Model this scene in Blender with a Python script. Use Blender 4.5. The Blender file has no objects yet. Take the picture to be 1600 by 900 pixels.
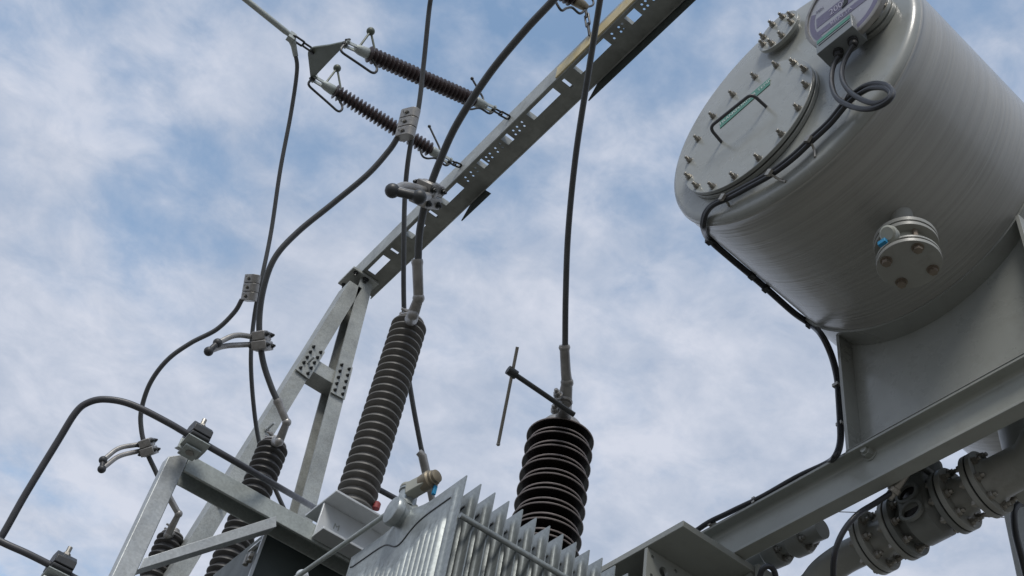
import bpy, bmesh, math, random
from mathutils import Vector as V, Matrix, Quaternion
from mathutils.geometry import tessellate_polygon
random.seed(4)
S = bpy.context.scene
COL = S.collection
PI = math.pi

# ------------------------------------------------------------------ camera, light, sky
CAM = V((0, 0, 1.6))
FPX = 1776.42                                   # focal length in photo pixels (1600 wide)
PITCH, ROLL, YAW = [math.radians(a) for a in (47.01305614, 12.40512452, 60.85812727)]
fwd = V((math.cos(YAW) * math.cos(PITCH), math.sin(YAW) * math.cos(PITCH), math.sin(PITCH)))
r0 = V((math.sin(YAW), -math.cos(YAW), 0))
u0 = r0.cross(fwd)
right = r0 * math.cos(ROLL) + u0 * math.sin(ROLL)
up = -r0 * math.sin(ROLL) + u0 * math.cos(ROLL)
cd = bpy.data.cameras.new('camera')
cam = bpy.data.objects.new('camera', cd)
COL.objects.link(cam)
cam.matrix_world = Matrix(((right.x, up.x, -fwd.x, CAM.x), (right.y, up.y, -fwd.y, CAM.y),
                           (right.z, up.z, -fwd.z, CAM.z), (0, 0, 0, 1)))
cd.sensor_width = 36
cd.lens = 36 * FPX / 1600
cd.clip_start = 0.05
cd.clip_end = 5000
S.camera = cam

S.view_settings.view_transform = 'Standard'
S.view_settings.look = 'None'
S.view_settings.exposure = 0.66
S.view_settings.gamma = 1.0

SUN_EL = math.radians(46)
SUN_AZ = math.radians(218)                     # clockwise from +Y: the sun stands behind the camera
sd = bpy.data.lights.new('sun', 'SUN')
sd.energy = 1.4
sd.angle = math.radians(18)
sd.color = (1.0, 0.955, 0.88)
sun = bpy.data.objects.new('sun', sd)
COL.objects.link(sun)
sun.rotation_euler = V((-math.sin(SUN_AZ) * math.cos(SUN_EL), -math.cos(SUN_AZ) * math.cos(SUN_EL), -math.sin(SUN_EL))).to_track_quat('-Z', 'Y').to_euler()

W = bpy.data.worlds.new('World')
S.world = W
W.use_nodes = True
nt = W.node_tree
nt.nodes.clear()


def N(t, kind, **kw):
    n = t.nodes.new(kind)
    for k, v in kw.items():
        if k in n.inputs:
            n.inputs[k].default_value = v
        else:
            setattr(n, k, v)
    return n


def mathn(t, op, a, b=None):
    n = t.nodes.new('ShaderNodeMath')
    n.operation = op
    for i, x in enumerate((a, b)):
        if x is None:
            continue
        if isinstance(x, (int, float)):
            n.inputs[i].default_value = x
        else:
            t.links.new(x, n.inputs[i])
    return n.outputs[0]


def ramp(t, fac, stops):
    n = t.nodes.new('ShaderNodeValToRGB')
    el = n.color_ramp.elements
    while len(el) < len(stops):
        el.new(0.5)
    for e, (p, c) in zip(el, stops):
        e.position = p
        e.color = (c, c, c, 1) if isinstance(c, (int, float)) else (*c, 1)
    t.links.new(fac, n.inputs[0])
    return n.outputs[0]


sky = N(nt, 'ShaderNodeTexSky', sky_type='NISHITA', sun_disc=False, sun_elevation=SUN_EL, sun_rotation=SUN_AZ)
sky.air_density = 1.0
sky.dust_density = 0.5
sky.ozone_density = 0.5
bg = N(nt, 'ShaderNodeBackground', Strength=0.15)
hs = N(nt, 'ShaderNodeHueSaturation', Hue=0.489, Saturation=0.96)
nt.links.new(sky.outputs[0], hs.inputs['Color'])
nt.links.new(hs.outputs[0], bg.inputs[0])
tc = N(nt, 'ShaderNodeTexCoord')
sep = N(nt, 'ShaderNodeSeparateXYZ')
nt.links.new(tc.outputs['Generated'], sep.inputs[0])
zz = mathn(nt, 'ADD', mathn(nt, 'MAXIMUM', sep.outputs[2], 0.0), 0.12)
cmb = N(nt, 'ShaderNodeCombineXYZ')
nt.links.new(mathn(nt, 'DIVIDE', sep.outputs[0], zz), cmb.inputs[0])
nt.links.new(mathn(nt, 'DIVIDE', sep.outputs[1], zz), cmb.inputs[1])
cmb.inputs[2].default_value = 0.4


def noise(t, vec, scale, detail=4, rough=0.5, dist=0.0):
    n = N(t, 'ShaderNodeTexNoise', Scale=scale, Detail=detail, Roughness=rough, Distortion=dist)
    t.links.new(vec, n.inputs['Vector'])
    return n.outputs[0]


off = N(nt, 'ShaderNodeVectorMath', operation='ADD')
off.inputs[1].default_value = (10.66, 4.22, 2.0)
nt.links.new(cmb.outputs[0], off.inputs[0])
cv = off.outputs[0]
n1 = noise(nt, cv, 1.9, 4, 0.5, 0.3)
n2 = noise(nt, cv, 6.5, 5, 0.55, 0.15)
n3 = noise(nt, cv, 15.0, 6, 0.62, 0.3)
mixn = mathn(nt, 'ADD', mathn(nt, 'ADD', mathn(nt, 'MULTIPLY', n1, 0.42), mathn(nt, 'MULTIPLY', n2, 0.43)), mathn(nt, 'MULTIPLY', n3, 0.15))
cover = mathn(nt, 'ADD', mixn, mathn(nt, 'MULTIPLY', mathn(nt, 'SUBTRACT', 0.74, sep.outputs[2]), 0.30))
mask = ramp(nt, cover, [(0.37, 0.06), (0.435, 0.36), (0.50, 0.76), (0.575, 0.97)])
thick = mathn(nt, 'ADD', mathn(nt, 'MULTIPLY', noise(nt, cv, 4.2, 5, 0.55, 0.3), 0.6), mathn(nt, 'MULTIPLY', n3, 0.4))
shade = ramp(nt, thick, [(0.38, (0.275, 0.318, 0.40)), (0.5, (0.345, 0.378, 0.45)), (0.61, (0.42, 0.442, 0.505))])
bg2 = N(nt, 'ShaderNodeBackground', Strength=1.0)
nt.links.new(shade, bg2.inputs[0])
ms = N(nt, 'ShaderNodeMixShader')
nt.links.new(mask, ms.inputs[0])
nt.links.new(bg.outputs[0], ms.inputs[1])
nt.links.new(bg2.outputs[0], ms.inputs[2])
out = N(nt, 'ShaderNodeOutputWorld')
nt.links.new(ms.outputs[0], out.inputs[0])


# ------------------------------------------------------------------ where things stand
def ray(px, py):
    return fwd + right * ((px - 800) / FPX) - up * ((py - 450) / FPX)


def at(px, py, X=None, Y=None, Z=None, D=None):
    """the point of the plane x=X, y=Y, z=Z (or at the distance D) seen at a photo pixel"""
    d = ray(px, py)
    t = X / d.x if X is not None else Y / d.y if Y is not None else (Z - 1.6) / d.z if Z is not None else D
    return CAM + d * t


# ------------------------------------------------------------------ materials
def mat(name, col, rough=0.5, metal=0.0, var=0.12, scale=6.0, bump=0.0, bscale=60.0, stretch=(1, 1, 1), spangle=0.0,
        dirt=0.0, dirtcol=(0.12, 0.1, 0.08), coat=0.0, spec=0.5, twist=None, rvar=0.08):
    m = bpy.data.materials.new(name)
    m.use_nodes = True
    t = m.node_tree
    b = t.nodes['Principled BSDF']
    b.inputs['Metallic'].default_value = metal
    b.inputs['Specular IOR Level'].default_value = spec
    b.inputs['Coat Weight'].default_value = coat
    b.inputs['Coat Roughness'].default_value = 0.12
    tcn = N(t, 'ShaderNodeTexCoord')
    mp = N(t, 'ShaderNodeMapping', Scale=stretch)
    t.links.new(tcn.outputs['Object'], mp.inputs[0])
    base = noise(t, mp.outputs[0], scale, 5, 0.6)
    lo = tuple(max(0, c * (1 - var)) for c in col)
    hi = tuple(min(1, c * (1 + var)) for c in col)
    c = ramp(t, base, [(0.3, lo), (0.7, hi)])
    if spangle:
        vo = N(t, 'ShaderNodeTexVoronoi', Scale=130.0)
        t.links.new(tcn.outputs['Object'], vo.inputs['Vector'])
        bw = N(t, 'ShaderNodeRGBToBW')
        t.links.new(vo.outputs['Color'], bw.inputs[0])
        sp = ramp(t, bw.outputs[0], [(0.2, 1 - spangle), (0.8, 1 + spangle * 0.6)])
        mx = N(t, 'ShaderNodeMix', data_type='RGBA', blend_type='MULTIPLY')
        mx.inputs['Factor'].default_value = 1
        t.links.new(c, mx.inputs['A'])
        t.links.new(sp, mx.inputs['B'])
        c = mx.outputs['Result']
    if dirt:
        dn = noise(t, tcn.outputs['Object'], 14.0, 7, 0.7, 0.3)
        df = ramp(t, dn, [(0.52, 0.0), (0.70, dirt)])
        mx = N(t, 'ShaderNodeMix', data_type='RGBA')
        t.links.new(df, mx.inputs['Factor'])
        t.links.new(c, mx.inputs['A'])
        mx.inputs['B'].default_value = (*dirtcol, 1)
        c = mx.outputs['Result']
    t.links.new(c, b.inputs['Base Color'])
    rr = ramp(t, noise(t, mp.outputs[0], scale * 2.3, 4, 0.6), [(0.3, max(0.02, rough - rvar)), (0.7, min(1, rough + rvar))])
    t.links.new(rr, b.inputs['Roughness'])
    if bump:
        bn = N(t, 'ShaderNodeBump', Strength=bump, Distance=0.004)
        t.links.new(noise(t, mp.outputs[0], bscale, 4, 0.6), bn.inputs['Height'])
        t.links.new(bn.outputs[0], b.inputs['Normal'])
    return m


M = dict(
    galv=mat('galvanised_steel', (0.44, 0.46, 0.46), 0.48, 0.45, 0.14, 9, 0.12, 40, spangle=0.10, dirt=0.3, dirtcol=(0.36, 0.37, 0.36)),
    galvg=mat('weathered_galvanised_steel', (0.36, 0.39, 0.375), 0.5, 0.35, 0.12, 6, 0.08, 40, spangle=0.1, dirt=0.25, dirtcol=(0.22, 0.24, 0.22)),
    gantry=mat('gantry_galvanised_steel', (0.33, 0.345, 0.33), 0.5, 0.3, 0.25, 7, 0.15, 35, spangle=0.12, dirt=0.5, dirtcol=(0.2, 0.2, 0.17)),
    gplate=mat('shaded_gantry_plate', (0.20, 0.208, 0.19), 0.55, 0.2, 0.3, 5, 0.1, 35, dirt=0.4, dirtcol=(0.11, 0.11, 0.1)),  # gantry steel made darker: the beam's underside shade is in the colour
    yellow=mat('yellowish_galvanised_steel', (0.50, 0.42, 0.24), 0.55, 0.1, 0.15, 10, 0.1, 40, dirt=0.7, dirtcol=(0.52, 0.36, 0.07)),  # yellowish base with random patches of stronger yellow
    fin=mat('radiator_galvanised_sheet', (0.29, 0.315, 0.315), 0.38, 0.5, 0.22, 9, 0.12, 30, (1, 1, 0.3), spangle=0.12, dirt=0.4, dirtcol=(0.20, 0.225, 0.24)),
    paint=mat('grey_green_paint', (0.27, 0.28, 0.262), 0.30, 0.0, 0.07, 4, 0.03, 60, coat=0.25, dirt=0.3, dirtcol=(0.16, 0.16, 0.14)),
    shell=mat('grey_shell_paint', (0.29, 0.288, 0.268), 0.33, 0.0, 0.13, 0.9, 0.7, 0.9, (85, 0.6, 0.6), coat=0.25, rvar=0.08),
    beam=mat('grey_beam_paint', (0.27, 0.28, 0.255), 0.36, 0.0, 0.07, 5, 0.04, 60, coat=0.2, dirt=0.3, dirtcol=(0.17, 0.165, 0.14)),
    green=mat('dark_green_paint', (0.026, 0.034, 0.030), 0.45, 0.0, 0.15, 4, 0.05, 40),
    olive=mat('olive_yoke_paint', (0.11, 0.125, 0.10), 0.5, 0.2, 0.12, 8),
    pipe=mat('grey_pipe_paint', (0.27, 0.272, 0.25), 0.46, 0.0, 0.1, 8, 0.05, 70, coat=0.05, dirt=0.4, dirtcol=(0.15, 0.145, 0.125)),
    cast=mat('cast_relay_paint', (0.15, 0.157, 0.147), 0.42, 0.0, 0.12, 10, 0.12, 90),
    alu=mat('cast_aluminium', (0.29, 0.28, 0.265), 0.42, 0.55, 0.2, 20, 0.15, 90, dirt=0.5, dirtcol=(0.13, 0.12, 0.11)),
    wire=mat('stranded_aluminium', (0.075, 0.078, 0.08), 0.5, 0.25, 0.12, 25, 0.08, 60),
    rubber=mat('black_cable_sheath', (0.018, 0.019, 0.022), 0.35, 0.0, 0.1, 20),
    sheath=mat('dark_grey_cable_sheath', (0.055, 0.056, 0.062), 0.42, 0.0, 0.1, 20),
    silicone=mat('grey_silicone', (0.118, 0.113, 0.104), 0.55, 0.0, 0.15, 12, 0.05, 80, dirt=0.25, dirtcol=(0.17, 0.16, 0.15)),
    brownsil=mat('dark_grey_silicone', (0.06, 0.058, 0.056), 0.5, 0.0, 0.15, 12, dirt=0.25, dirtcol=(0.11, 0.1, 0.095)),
    porcelain=mat('dark_brown_porcelain', (0.013, 0.010, 0.0095), 0.2, 0.0, 0.15, 8, spec=0.5),
    rim=mat('pale_shed_rim', (0.24, 0.205, 0.195), 0.5, 0.0, 0.2, 20),  # pale band along the outer edge of each bushing shed
    glaze=mat('brown_insulator', (0.045, 0.033, 0.034), 0.3, 0.0, 0.15, 10),
    steel=mat('stainless_bolt', (0.30, 0.285, 0.255), 0.38, 0.7, 0.15, 40, dirt=0.3, dirtcol=(0.1, 0.09, 0.08)),
    rusty=mat('brownish_bolt', (0.20, 0.165, 0.13), 0.5, 0.4, 0.2, 40),
    dark=mat('dark_hardware', (0.035, 0.037, 0.037), 0.45, 0.3, 0.15, 30),
    gasket=mat('black_gasket', (0.012, 0.012, 0.012), 0.6),
    cleat=mat('dark_cleat_plastic', (0.032, 0.034, 0.036), 0.5, 0.0, 0.15, 20),
    brass=mat('bronze_valve', (0.20, 0.17, 0.12), 0.5, 0.4, 0.2, 20, dirt=0.4, dirtcol=(0.1, 0.085, 0.06)),
    valve=mat('beige_valve_paint', (0.30, 0.305, 0.26), 0.45, 0.0, 0.1, 14),
    red=mat('red_plastic', (0.27, 0.05, 0.05), 0.55),
    blue=mat('cyan_tag', (0.01, 0.19, 0.36), 0.45),
    label=mat('green_label', (0.06, 0.20, 0.145), 0.4),
    white=mat('pale_lettering', (0.50, 0.58, 0.55), 0.5),
    dialface=mat('dial_face', (0.33, 0.34, 0.38), 0.25, coat=0.5),
    dialink=mat('purple_dial_ink', (0.15, 0.14, 0.215), 0.3),
    dialtext=mat('pale_dial_lettering', (0.40, 0.39, 0.47), 0.4),
    box=mat('grey_junction_box', (0.16, 0.175, 0.18), 0.38),
    ground=mat('gravel', (0.17, 0.16, 0.14), 0.9, 0.0, 0.4, 35, 0.8, 60),
    pale=mat('pale_galvanised_sheet', (0.55, 0.57, 0.58), 0.4, 0.3, 0.1, 8),
)


# ------------------------------------------------------------------ mesh builder
class G:
    def __init__(s):
        s.v = []
        s.f = []

    def add(s, vs, fs):
        o = len(s.v)
        s.v += [V(p) for p in vs]
        s.f += [tuple(i + o for i in f) for f in fs]
        return s

    def box(s, lo, hi, Mx=None):
        (a, b, c), (d, e, f) = lo, hi
        vs = [V(p) for p in ((a, b, c), (d, b, c), (d, e, c), (a, e, c), (a, b, f), (d, b, f), (d, e, f), (a, e, f))]
        if Mx:
            vs = [Mx @ p for p in vs]
        return s.add(vs, [(0, 3, 2, 1), (4, 5, 6, 7), (0, 1, 5, 4), (1, 2, 6, 5), (2, 3, 7, 6), (3, 0, 4, 7)])

    def prism(s, poly, ext, holes=()):
        """poly: planar 3-D outline, extruded by ext, with holes cut right through"""
        loops = [[V(p) for p in poly]] + [[V(p) for p in h] for h in holes]
        flat = [p for l in loops for p in l]
        n = len(flat)
        e = V(ext)
        tris = tessellate_polygon(loops)
        fs = []
        for t in tris:
            fs.append(tuple(t))
            fs.append(tuple(i + n for i in reversed(t)))
        o = 0
        for l in loops:
            k = len(l)
            for i in range(k):
                j = (i + 1) % k
                fs.append((o + i, o + j, o + j + n, o + i + n))
            o += k
        return s.add(flat + [p + e for p in flat], fs)

    def tube(s, pts, r, n=10, caps=True, closed=False):
        pts = [V(p) for p in pts]
        k = len(pts)
        rs = r if isinstance(r, (list, tuple)) else [r] * k
        tang = []
        for i in range(k):
            a = pts[(i - 1) % k] if closed else pts[max(i - 1, 0)]
            b = pts[(i + 1) % k] if closed else pts[min(i + 1, k - 1)]
            tang.append((b - a).normalized())
        x = tang[0].orthogonal().normalized()
        rings = []
        for i in range(k):
            if i:
                x = (x - tang[i] * x.dot(tang[i])).normalized()
            y = tang[i].cross(x)
            rings.append([pts[i] + (x * math.cos(2 * PI * j / n) + y * math.sin(2 * PI * j / n)) * rs[i] for j in range(n)])
        fs = []
        for i in range(k if closed else k - 1):
            i2 = (i + 1) % k
            for j in range(n):
                fs.append((i * n + j, i * n + (j + 1) % n, i2 * n + (j + 1) % n, i2 * n + j))
        if caps and not closed:
            fs.append(tuple(reversed(range(n))))
            fs.append(tuple(range((k - 1) * n, k * n)))
        return s.add([p for r_ in rings for p in r_], fs)

    def lathe(s, prof, base=(0, 0, 0), axis=(0, 0, 1), n=32, close=True):
        """prof: (height along axis, radius) pairs"""
        ax = V(axis).normalized()
        x = ax.orthogonal().normalized()
        y = ax.cross(x)
        b = V(base)
        vs = []
        for h, r in prof:
            for j in range(n):
                a = 2 * PI * j / n
                vs.append(b + ax * h + (x * math.cos(a) + y * math.sin(a)) * r)
        fs = []
        k = len(prof)
        for i in range(k - 1):
            for j in range(n):
                fs.append((i * n + j, i * n + (j + 1) % n, (i + 1) * n + (j + 1) % n, (i + 1) * n + j))
        if close:
            fs.append(tuple(reversed(range(n))))
            fs.append(tuple(range((k - 1) * n, k * n)))
        return s.add(vs, fs)

    def cyl(s, a, b, r, r2=None, n=20):
        a, b = V(a), V(b)
        return s.lathe([(0, r), ((b - a).length, r if r2 is None else r2)], a, b - a, n)

    def ball(s, c, r, n=14):
        prof = [(-r * math.cos(PI * i / 10), max(r * math.sin(PI * i / 10), r * 0.02)) for i in range(11)]
        return s.lathe(prof, c, (0, 0, 1), n)

    def bolt(s, p, ax, r=0.008, h=0.006, stud=0.0):
        """hexagon head or nut with washer and stud end"""
        p, ax = V(p), V(ax).normalized()
        s.lathe([(0, r * 1.5), (r * 0.25, r * 1.5)], p, ax, 14)
        s.lathe([(r * 0.25, r * 1.12), (r * 0.25 + h, r * 1.12)], p, ax, 6)
        if stud:
            s.lathe([(r * 0.25 + h, r * 0.62), (r * 0.25 + h + stud, r * 0.62), (r * 0.25 + h + stud + r * .15, r * 0.45)], p, ax, 10)
        return s

    def mesh(s, name, m, inv=None, smooth=35):
        me = bpy.data.meshes.new(name)
        vs = [tuple(inv @ p) if inv else tuple(p) for p in s.v]
        me.from_pydata(vs, [], s.f)
        bm = bmesh.new()
        bm.from_mesh(me)
        bmesh.ops.recalc_face_normals(bm, faces=bm.faces)
        bm.to_mesh(me)
        bm.free()
        me.materials.append(M[m] if isinstance(m, str) else m)
        if smooth:
            me.polygons.foreach_set('use_smooth', [True] * len(me.polygons))
            me.set_sharp_from_angle(angle=math.radians(smooth))
        return me

    def part(s, name, m, parent, bevel=0.0, smooth=35):
        me = s.mesh(name, m, WM[parent].inverted(), smooth)
        o = bpy.data.objects.new(name, me)
        COL.objects.link(o)
        o.parent = parent
        WM[o] = WM[parent]
        if bevel:
            bev(o, bevel)
        return o

    def solo(s, name, m, label, cat, group=None, bevel=0.0, kind=None):
        xs = [p.x for p in s.v]; ys = [p.y for p in s.v]; zs = [p.z for p in s.v]
        base = V(((min(xs) + max(xs)) / 2, (min(ys) + max(ys)) / 2, min(zs)))
        o = bpy.data.objects.new(name, s.mesh(name, m, Matrix.Translation(-base)))
        COL.objects.link(o)
        o.location = base
        WM[o] = Matrix.Translation(base)
        if label:
            o['label'] = label
            o['category'] = cat
        if group:
            o['group'] = group
        if kind:
            o['kind'] = kind
        if bevel:
            bev(o, bevel)
        return o


WM = {}


def bev(o, w):
    b = o.modifiers.new('bevel', 'BEVEL')
    b.width = w
    b.segments = 2
    b.limit_method = 'ANGLE'
    b.angle_limit = math.radians(40)


def thing(name, loc, label, cat, group=None, mx=None):
    o = bpy.data.objects.new(name, None)
    o.empty_display_size = 0.1
    COL.objects.link(o)
    WM[o] = mx if mx else Matrix.Translation(V(loc))
    o.matrix_world = WM[o]
    o['label'] = label
    o['category'] = cat
    if group:
        o['group'] = group
    return o


def inst(me, name, parent, p, rot=None, label=None):
    """one more part from shared mesh data; p and rot are in the thing's own frame"""
    o = bpy.data.objects.new(name, me)
    COL.objects.link(o)
    o.parent = parent
    o.location = p
    if rot is not None:
        o.rotation_euler = rot
    WM[o] = WM[parent] @ Matrix.LocRotScale(V(p), o.rotation_euler.to_quaternion(), None)
    return o


def spline(pts, sub=8):
    """Catmull-Rom through pts (3-D)"""
    pts = [V(p) for p in pts]
    q = [pts[0] * 2 - pts[1]] + pts + [pts[-1] * 2 - pts[-2]]
    o = []
    for i in range(1, len(q) - 2):
        a, b, c, d = q[i - 1], q[i], q[i + 1], q[i + 2]
        for k in range(sub):
            t = k / sub
            o.append(0.5 * (2 * b + (c - a) * t + (2 * a - 5 * b + 4 * c - d) * t * t + (3 * b - a - 3 * c + d) * t ** 3))
    o.append(pts[-1])
    return o


def rounded(pts, r, k=5):
    """polyline with rounded corners"""
    pts = [V(p) for p in pts]
    o = [pts[0]]
    for i in range(1, len(pts) - 1):
        a, b, c = pts[i - 1], pts[i], pts[i + 1]
        da, dc = (a - b), (c - b)
        rr = min(r, da.length * .49, dc.length * .49)
        p, q = b + da.normalized() * rr, b + dc.normalized() * rr
        for j in range(k + 1):
            t = j / k
            o.append(p * (1 - t) ** 2 + b * 2 * t * (1 - t) + q * t * t)
    o.append(pts[-1])
    return o


def circle(c, r, ax1, ax2, n=24):
    c = V(c)
    return [c + V(ax1) * r * math.cos(2 * PI * i / n) + V(ax2) * r * math.sin(2 * PI * i / n) for i in range(n)]


def text_mesh(name, body, size, m, depth=0.0006):
    cu = bpy.data.curves.new(name, 'FONT')
    cu.body = body
    cu.size = size
    cu.extrude = depth
    cu.align_x = 'CENTER'
    cu.align_y = 'CENTER'
    cu.resolution_u = 3
    o = bpy.data.objects.new(name, cu)
    COL.objects.link(o)
    dg = bpy.context.evaluated_depsgraph_get()
    me = bpy.data.meshes.new_from_object(o.evaluated_get(dg))
    bpy.data.objects.remove(o)
    me.materials.clear()
    me.materials.append(M[m])
    me.name = name
    return me


def frame_rot(xa, ya):
    xa, ya = V(xa).normalized(), V(ya).normalized()
    za = xa.cross(ya)
    return Matrix((xa, ya, za)).transposed()


# ------------------------------------------------------------------ ground
g = G()
g.add([(-400, -400, 0), (400, -400, 0), (400, 400, 0), (-400, 400, 0)], [(0, 1, 2, 3)])
o = bpy.data.objects.new('ground', g.mesh('ground', 'ground'))
COL.objects.link(o)
o['kind'] = 'structure'

# ------------------------------------------------------------------ gantry: A-frame column and perforated beam
XB0, XB1, ZB0, ZB1 = 1.84, 2.045, 7.6, 7.78
YCOL = 5.66
gan = thing('gantry', (2.0, YCOL, 0), 'tall galvanised gantry with a perforated cross beam on an A-frame column', 'gantry')


def punched_plate():
    holes = []
    for (y0, y1) in ((5.52, 5.31), (5.04, 4.86), (4.62, 4.405), (4.185, 4.13), (3.92, 3.855), (3.655, 3.387), (3.195, 2.914), (2.735, 2.647), (2.42, 2.2), (1.95, 1.88)):
        holes.append([(1.868, y1, ZB0), (1.933, y1, ZB0), (1.933, y0, ZB0), (1.868, y0, ZB0)])
    for y in (4.10, 4.22, 4.27, 4.33, 4.06, 4.0, 3.95, 3.81, 3.77, 3.72, 2.86, 2.80, 2.77, 2.60, 2.57, 2.52):
        for x in (1.885, 1.915):
            holes.append(circle((x, y + (0.012 if x > 1.9 else 0), ZB0), 0.0085, (1, 0, 0), (0, 1, 0), 8))
    for y in (5.22, 4.74, 3.30):
        holes.append([(1.875, y - .012, ZB0), (1.95, y - .012, ZB0), (1.95, y + .012, ZB0), (1.875, y + .012, ZB0)])
    return holes


g = G()
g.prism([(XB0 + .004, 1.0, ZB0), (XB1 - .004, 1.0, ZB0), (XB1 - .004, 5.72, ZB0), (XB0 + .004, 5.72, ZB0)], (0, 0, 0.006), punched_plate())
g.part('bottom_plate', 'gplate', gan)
g = G()
g.prism([(XB0, 1.0, ZB0 - .004), (XB0, 5.74, ZB0 - .004), (XB0, 5.74, ZB1), (XB0, 1.0, ZB1)], (0.008, 0, 0))
g.box((XB0 + .008, 1.0, ZB1 - .008), (XB0 + .05, 5.74, ZB1))
g.part('side_channel', 'gantry', gan)
g = G()
g.prism([(XB1, 1.0, ZB0 - .004), (XB1, 5.74, ZB0 - .004), (XB1, 5.74, ZB1), (XB1, 1.0, ZB1)], (-0.008, 0, 0))
g.box((XB1 - .05, 1.0, ZB1 - .008), (XB1 - .008, 5.74, ZB1))
g.part('side_channel', 'gantry', gan)
for y in (5.16, 4.74, 4.3, 4.02, 3.76, 3.3, 2.83, 2.56):
    g = G()
    g.box((XB0 + .009, y - .05, ZB0 + .0075), (XB1 - .009, y - .042, ZB1 - .03))
    g.part('batten', 'gantry', gan)
# yellowish splice plate on the near half of the beam and dark plates on the far edge
g = G()
g.box((XB0 - .010, 1.3, ZB0 - .002), (XB0 - .001, 3.32, ZB0 + .115))
p = g.part('splice_plate', 'yellow', gan)
p['label'] = 'yellowish plate bolted along the beam side'
for (ya, yb) in ((4.52, 4.36), (3.2, 1.6)):
    g = G()
    g.prism([(XB1 + .004, ya - .05, ZB0 + .06), (XB1 + .004, ya + .05, ZB0 - .10), (XB1 + .004, yb - .12, ZB0 - .10), (XB1 + .004, yb, ZB0 + .06)], (.008, 0, 0))
    g.part('edge_plate', 'green', gan)


def chan(a, b, w, d, inward, t=0.012):
    """channel from a to b: web w wide in Y, flanges d deep in the direction of `inward` (along X)"""
    a, b = V(a), V(b)
    ax = (b - a)
    sx = V((inward, 0, 0))
    y = V((0, 1, 0))
    pr = [(-w / 2, 0), (w / 2, 0), (w / 2, d), (w / 2 - t, d), (w / 2 - t, t), (-w / 2 + t, t), (-w / 2 + t, d), (-w / 2, d)]
    g = G()
    g.prism([a + y * p + sx * q for p, q in pr], ax)
    return g


LT = at(538, 447, Y=YCOL); LB = at(262, 890, Y=YCOL)
RT = at(574, 452, Y=YCOL); RB = at(487, 790, Y=YCOL)


def toground(a, b):
    return a + (b - a) * ((a.z - 0.0) / (a.z - b.z))


LG, RG = toground(LT, LB), toground(RT, RB)
chan(LT, LG, 0.155, 0.105, 1).part('leg', 'gantry', gan)
chan(RT, RG, 0.155, 0.105, -1).part('leg', 'gantry', gan)
# head plate and cap where the two legs meet under the beam
g = G()
g.box((LT.x - .02, YCOL - .11, ZB0 - .028), (RT.x + .03, YCOL + .11, ZB0 - .006))
g.part('head_plate', 'gantry', gan, .003)
for x in (LT.x + .02, LT.x + .1, RT.x - .06):
    for y in (-.085, .085):
        g = G(); g.bolt((x, YCOL + y, ZB0 - .028), (0, 0, -1), .012, .012, .02); g.part('bolt', 'dark', gan)


def lerp(a, b, t):
    return a + (b - a) * t


tie_t = 0
la = at(478, 578, Y=YCOL); ra = at(520, 600, Y=YCOL)


def legx(T, Gd, z):
    return T.x + (Gd.x - T.x) * (T.z - z) / (T.z - Gd.z)


for zc in (la.z * .5 + ra.z * .5, 4.2, 2.0):
    xl, xr = legx(LT, LG, zc), legx(RT, RG, zc)
    g = G()
    g.box((xl + .015, YCOL - .075, zc - .055), (xr - .015, YCOL + .075, zc + .055))
    tie = g.part('tie_beam', 'gantry', gan, .003)
    for xx, T, Gd in ((xl, LT, LG), (xr, RT, RG)):
        s = -1 if T is LT else 1
        ax = (Gd - T).normalized()
        c = V((xx - s * .055, YCOL - .088, zc))
        sd_ = V((0, 0, 1)).cross(V((0, 1, 0)))
        pl = G()
        perp = ax.cross(V((0, 1, 0))).normalized()
        pts = [c + ax * u + perp * v for u, v in ((-.14, -.055), (.14, -.055), (.14, .055), (-.14, .055))]
        pl.prism(pts, (0, -.008, 0))
        po = pl.part('gusset_plate', 'gantry', gan)
        for u in (-.11, -.055, 0, .055, .11):
            for v in (-.03, .03):
                b = G()
                b.bolt(c + ax * u + perp * v + V((0, -.008, 0)), (0, -1, 0), .0085, .010, .008)
                b.part('bolt', 'dark', po)
# step bolts up the left leg
for k in range(9):
    t = .12 + k * .085
    c = lerp(LT, LG, t) + V((.05, -.087, 0))
    g = G()
    g.cyl(c, c + V((.0, -.09, 0)), .008, n=8)
    g.bolt(c, (0, -1, 0), .012, .012)
    g.part('step_bolt', 'galv', gan)

# ------------------------------------------------------------------ strain insulators, yoke and the line
shed_prof = [(0, .02), (.003, .05), (.008, .058), (.012, .057), (.016, .03), (.024, .02)]
YA, YBs = 3.815, 4.35


def sheds_mesh(name, prof, m, n=24):
    g = G()
    g.lathe(prof, (0, 0, 0), (0, 0, 1), n, close=False)
    return g.mesh(name, m)


strain_shed = sheds_mesh('shed', [(0, .027), (.005, .046), (.009, .052), (.013, .048), (.02, .027)], 'glaze', 18)


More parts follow.
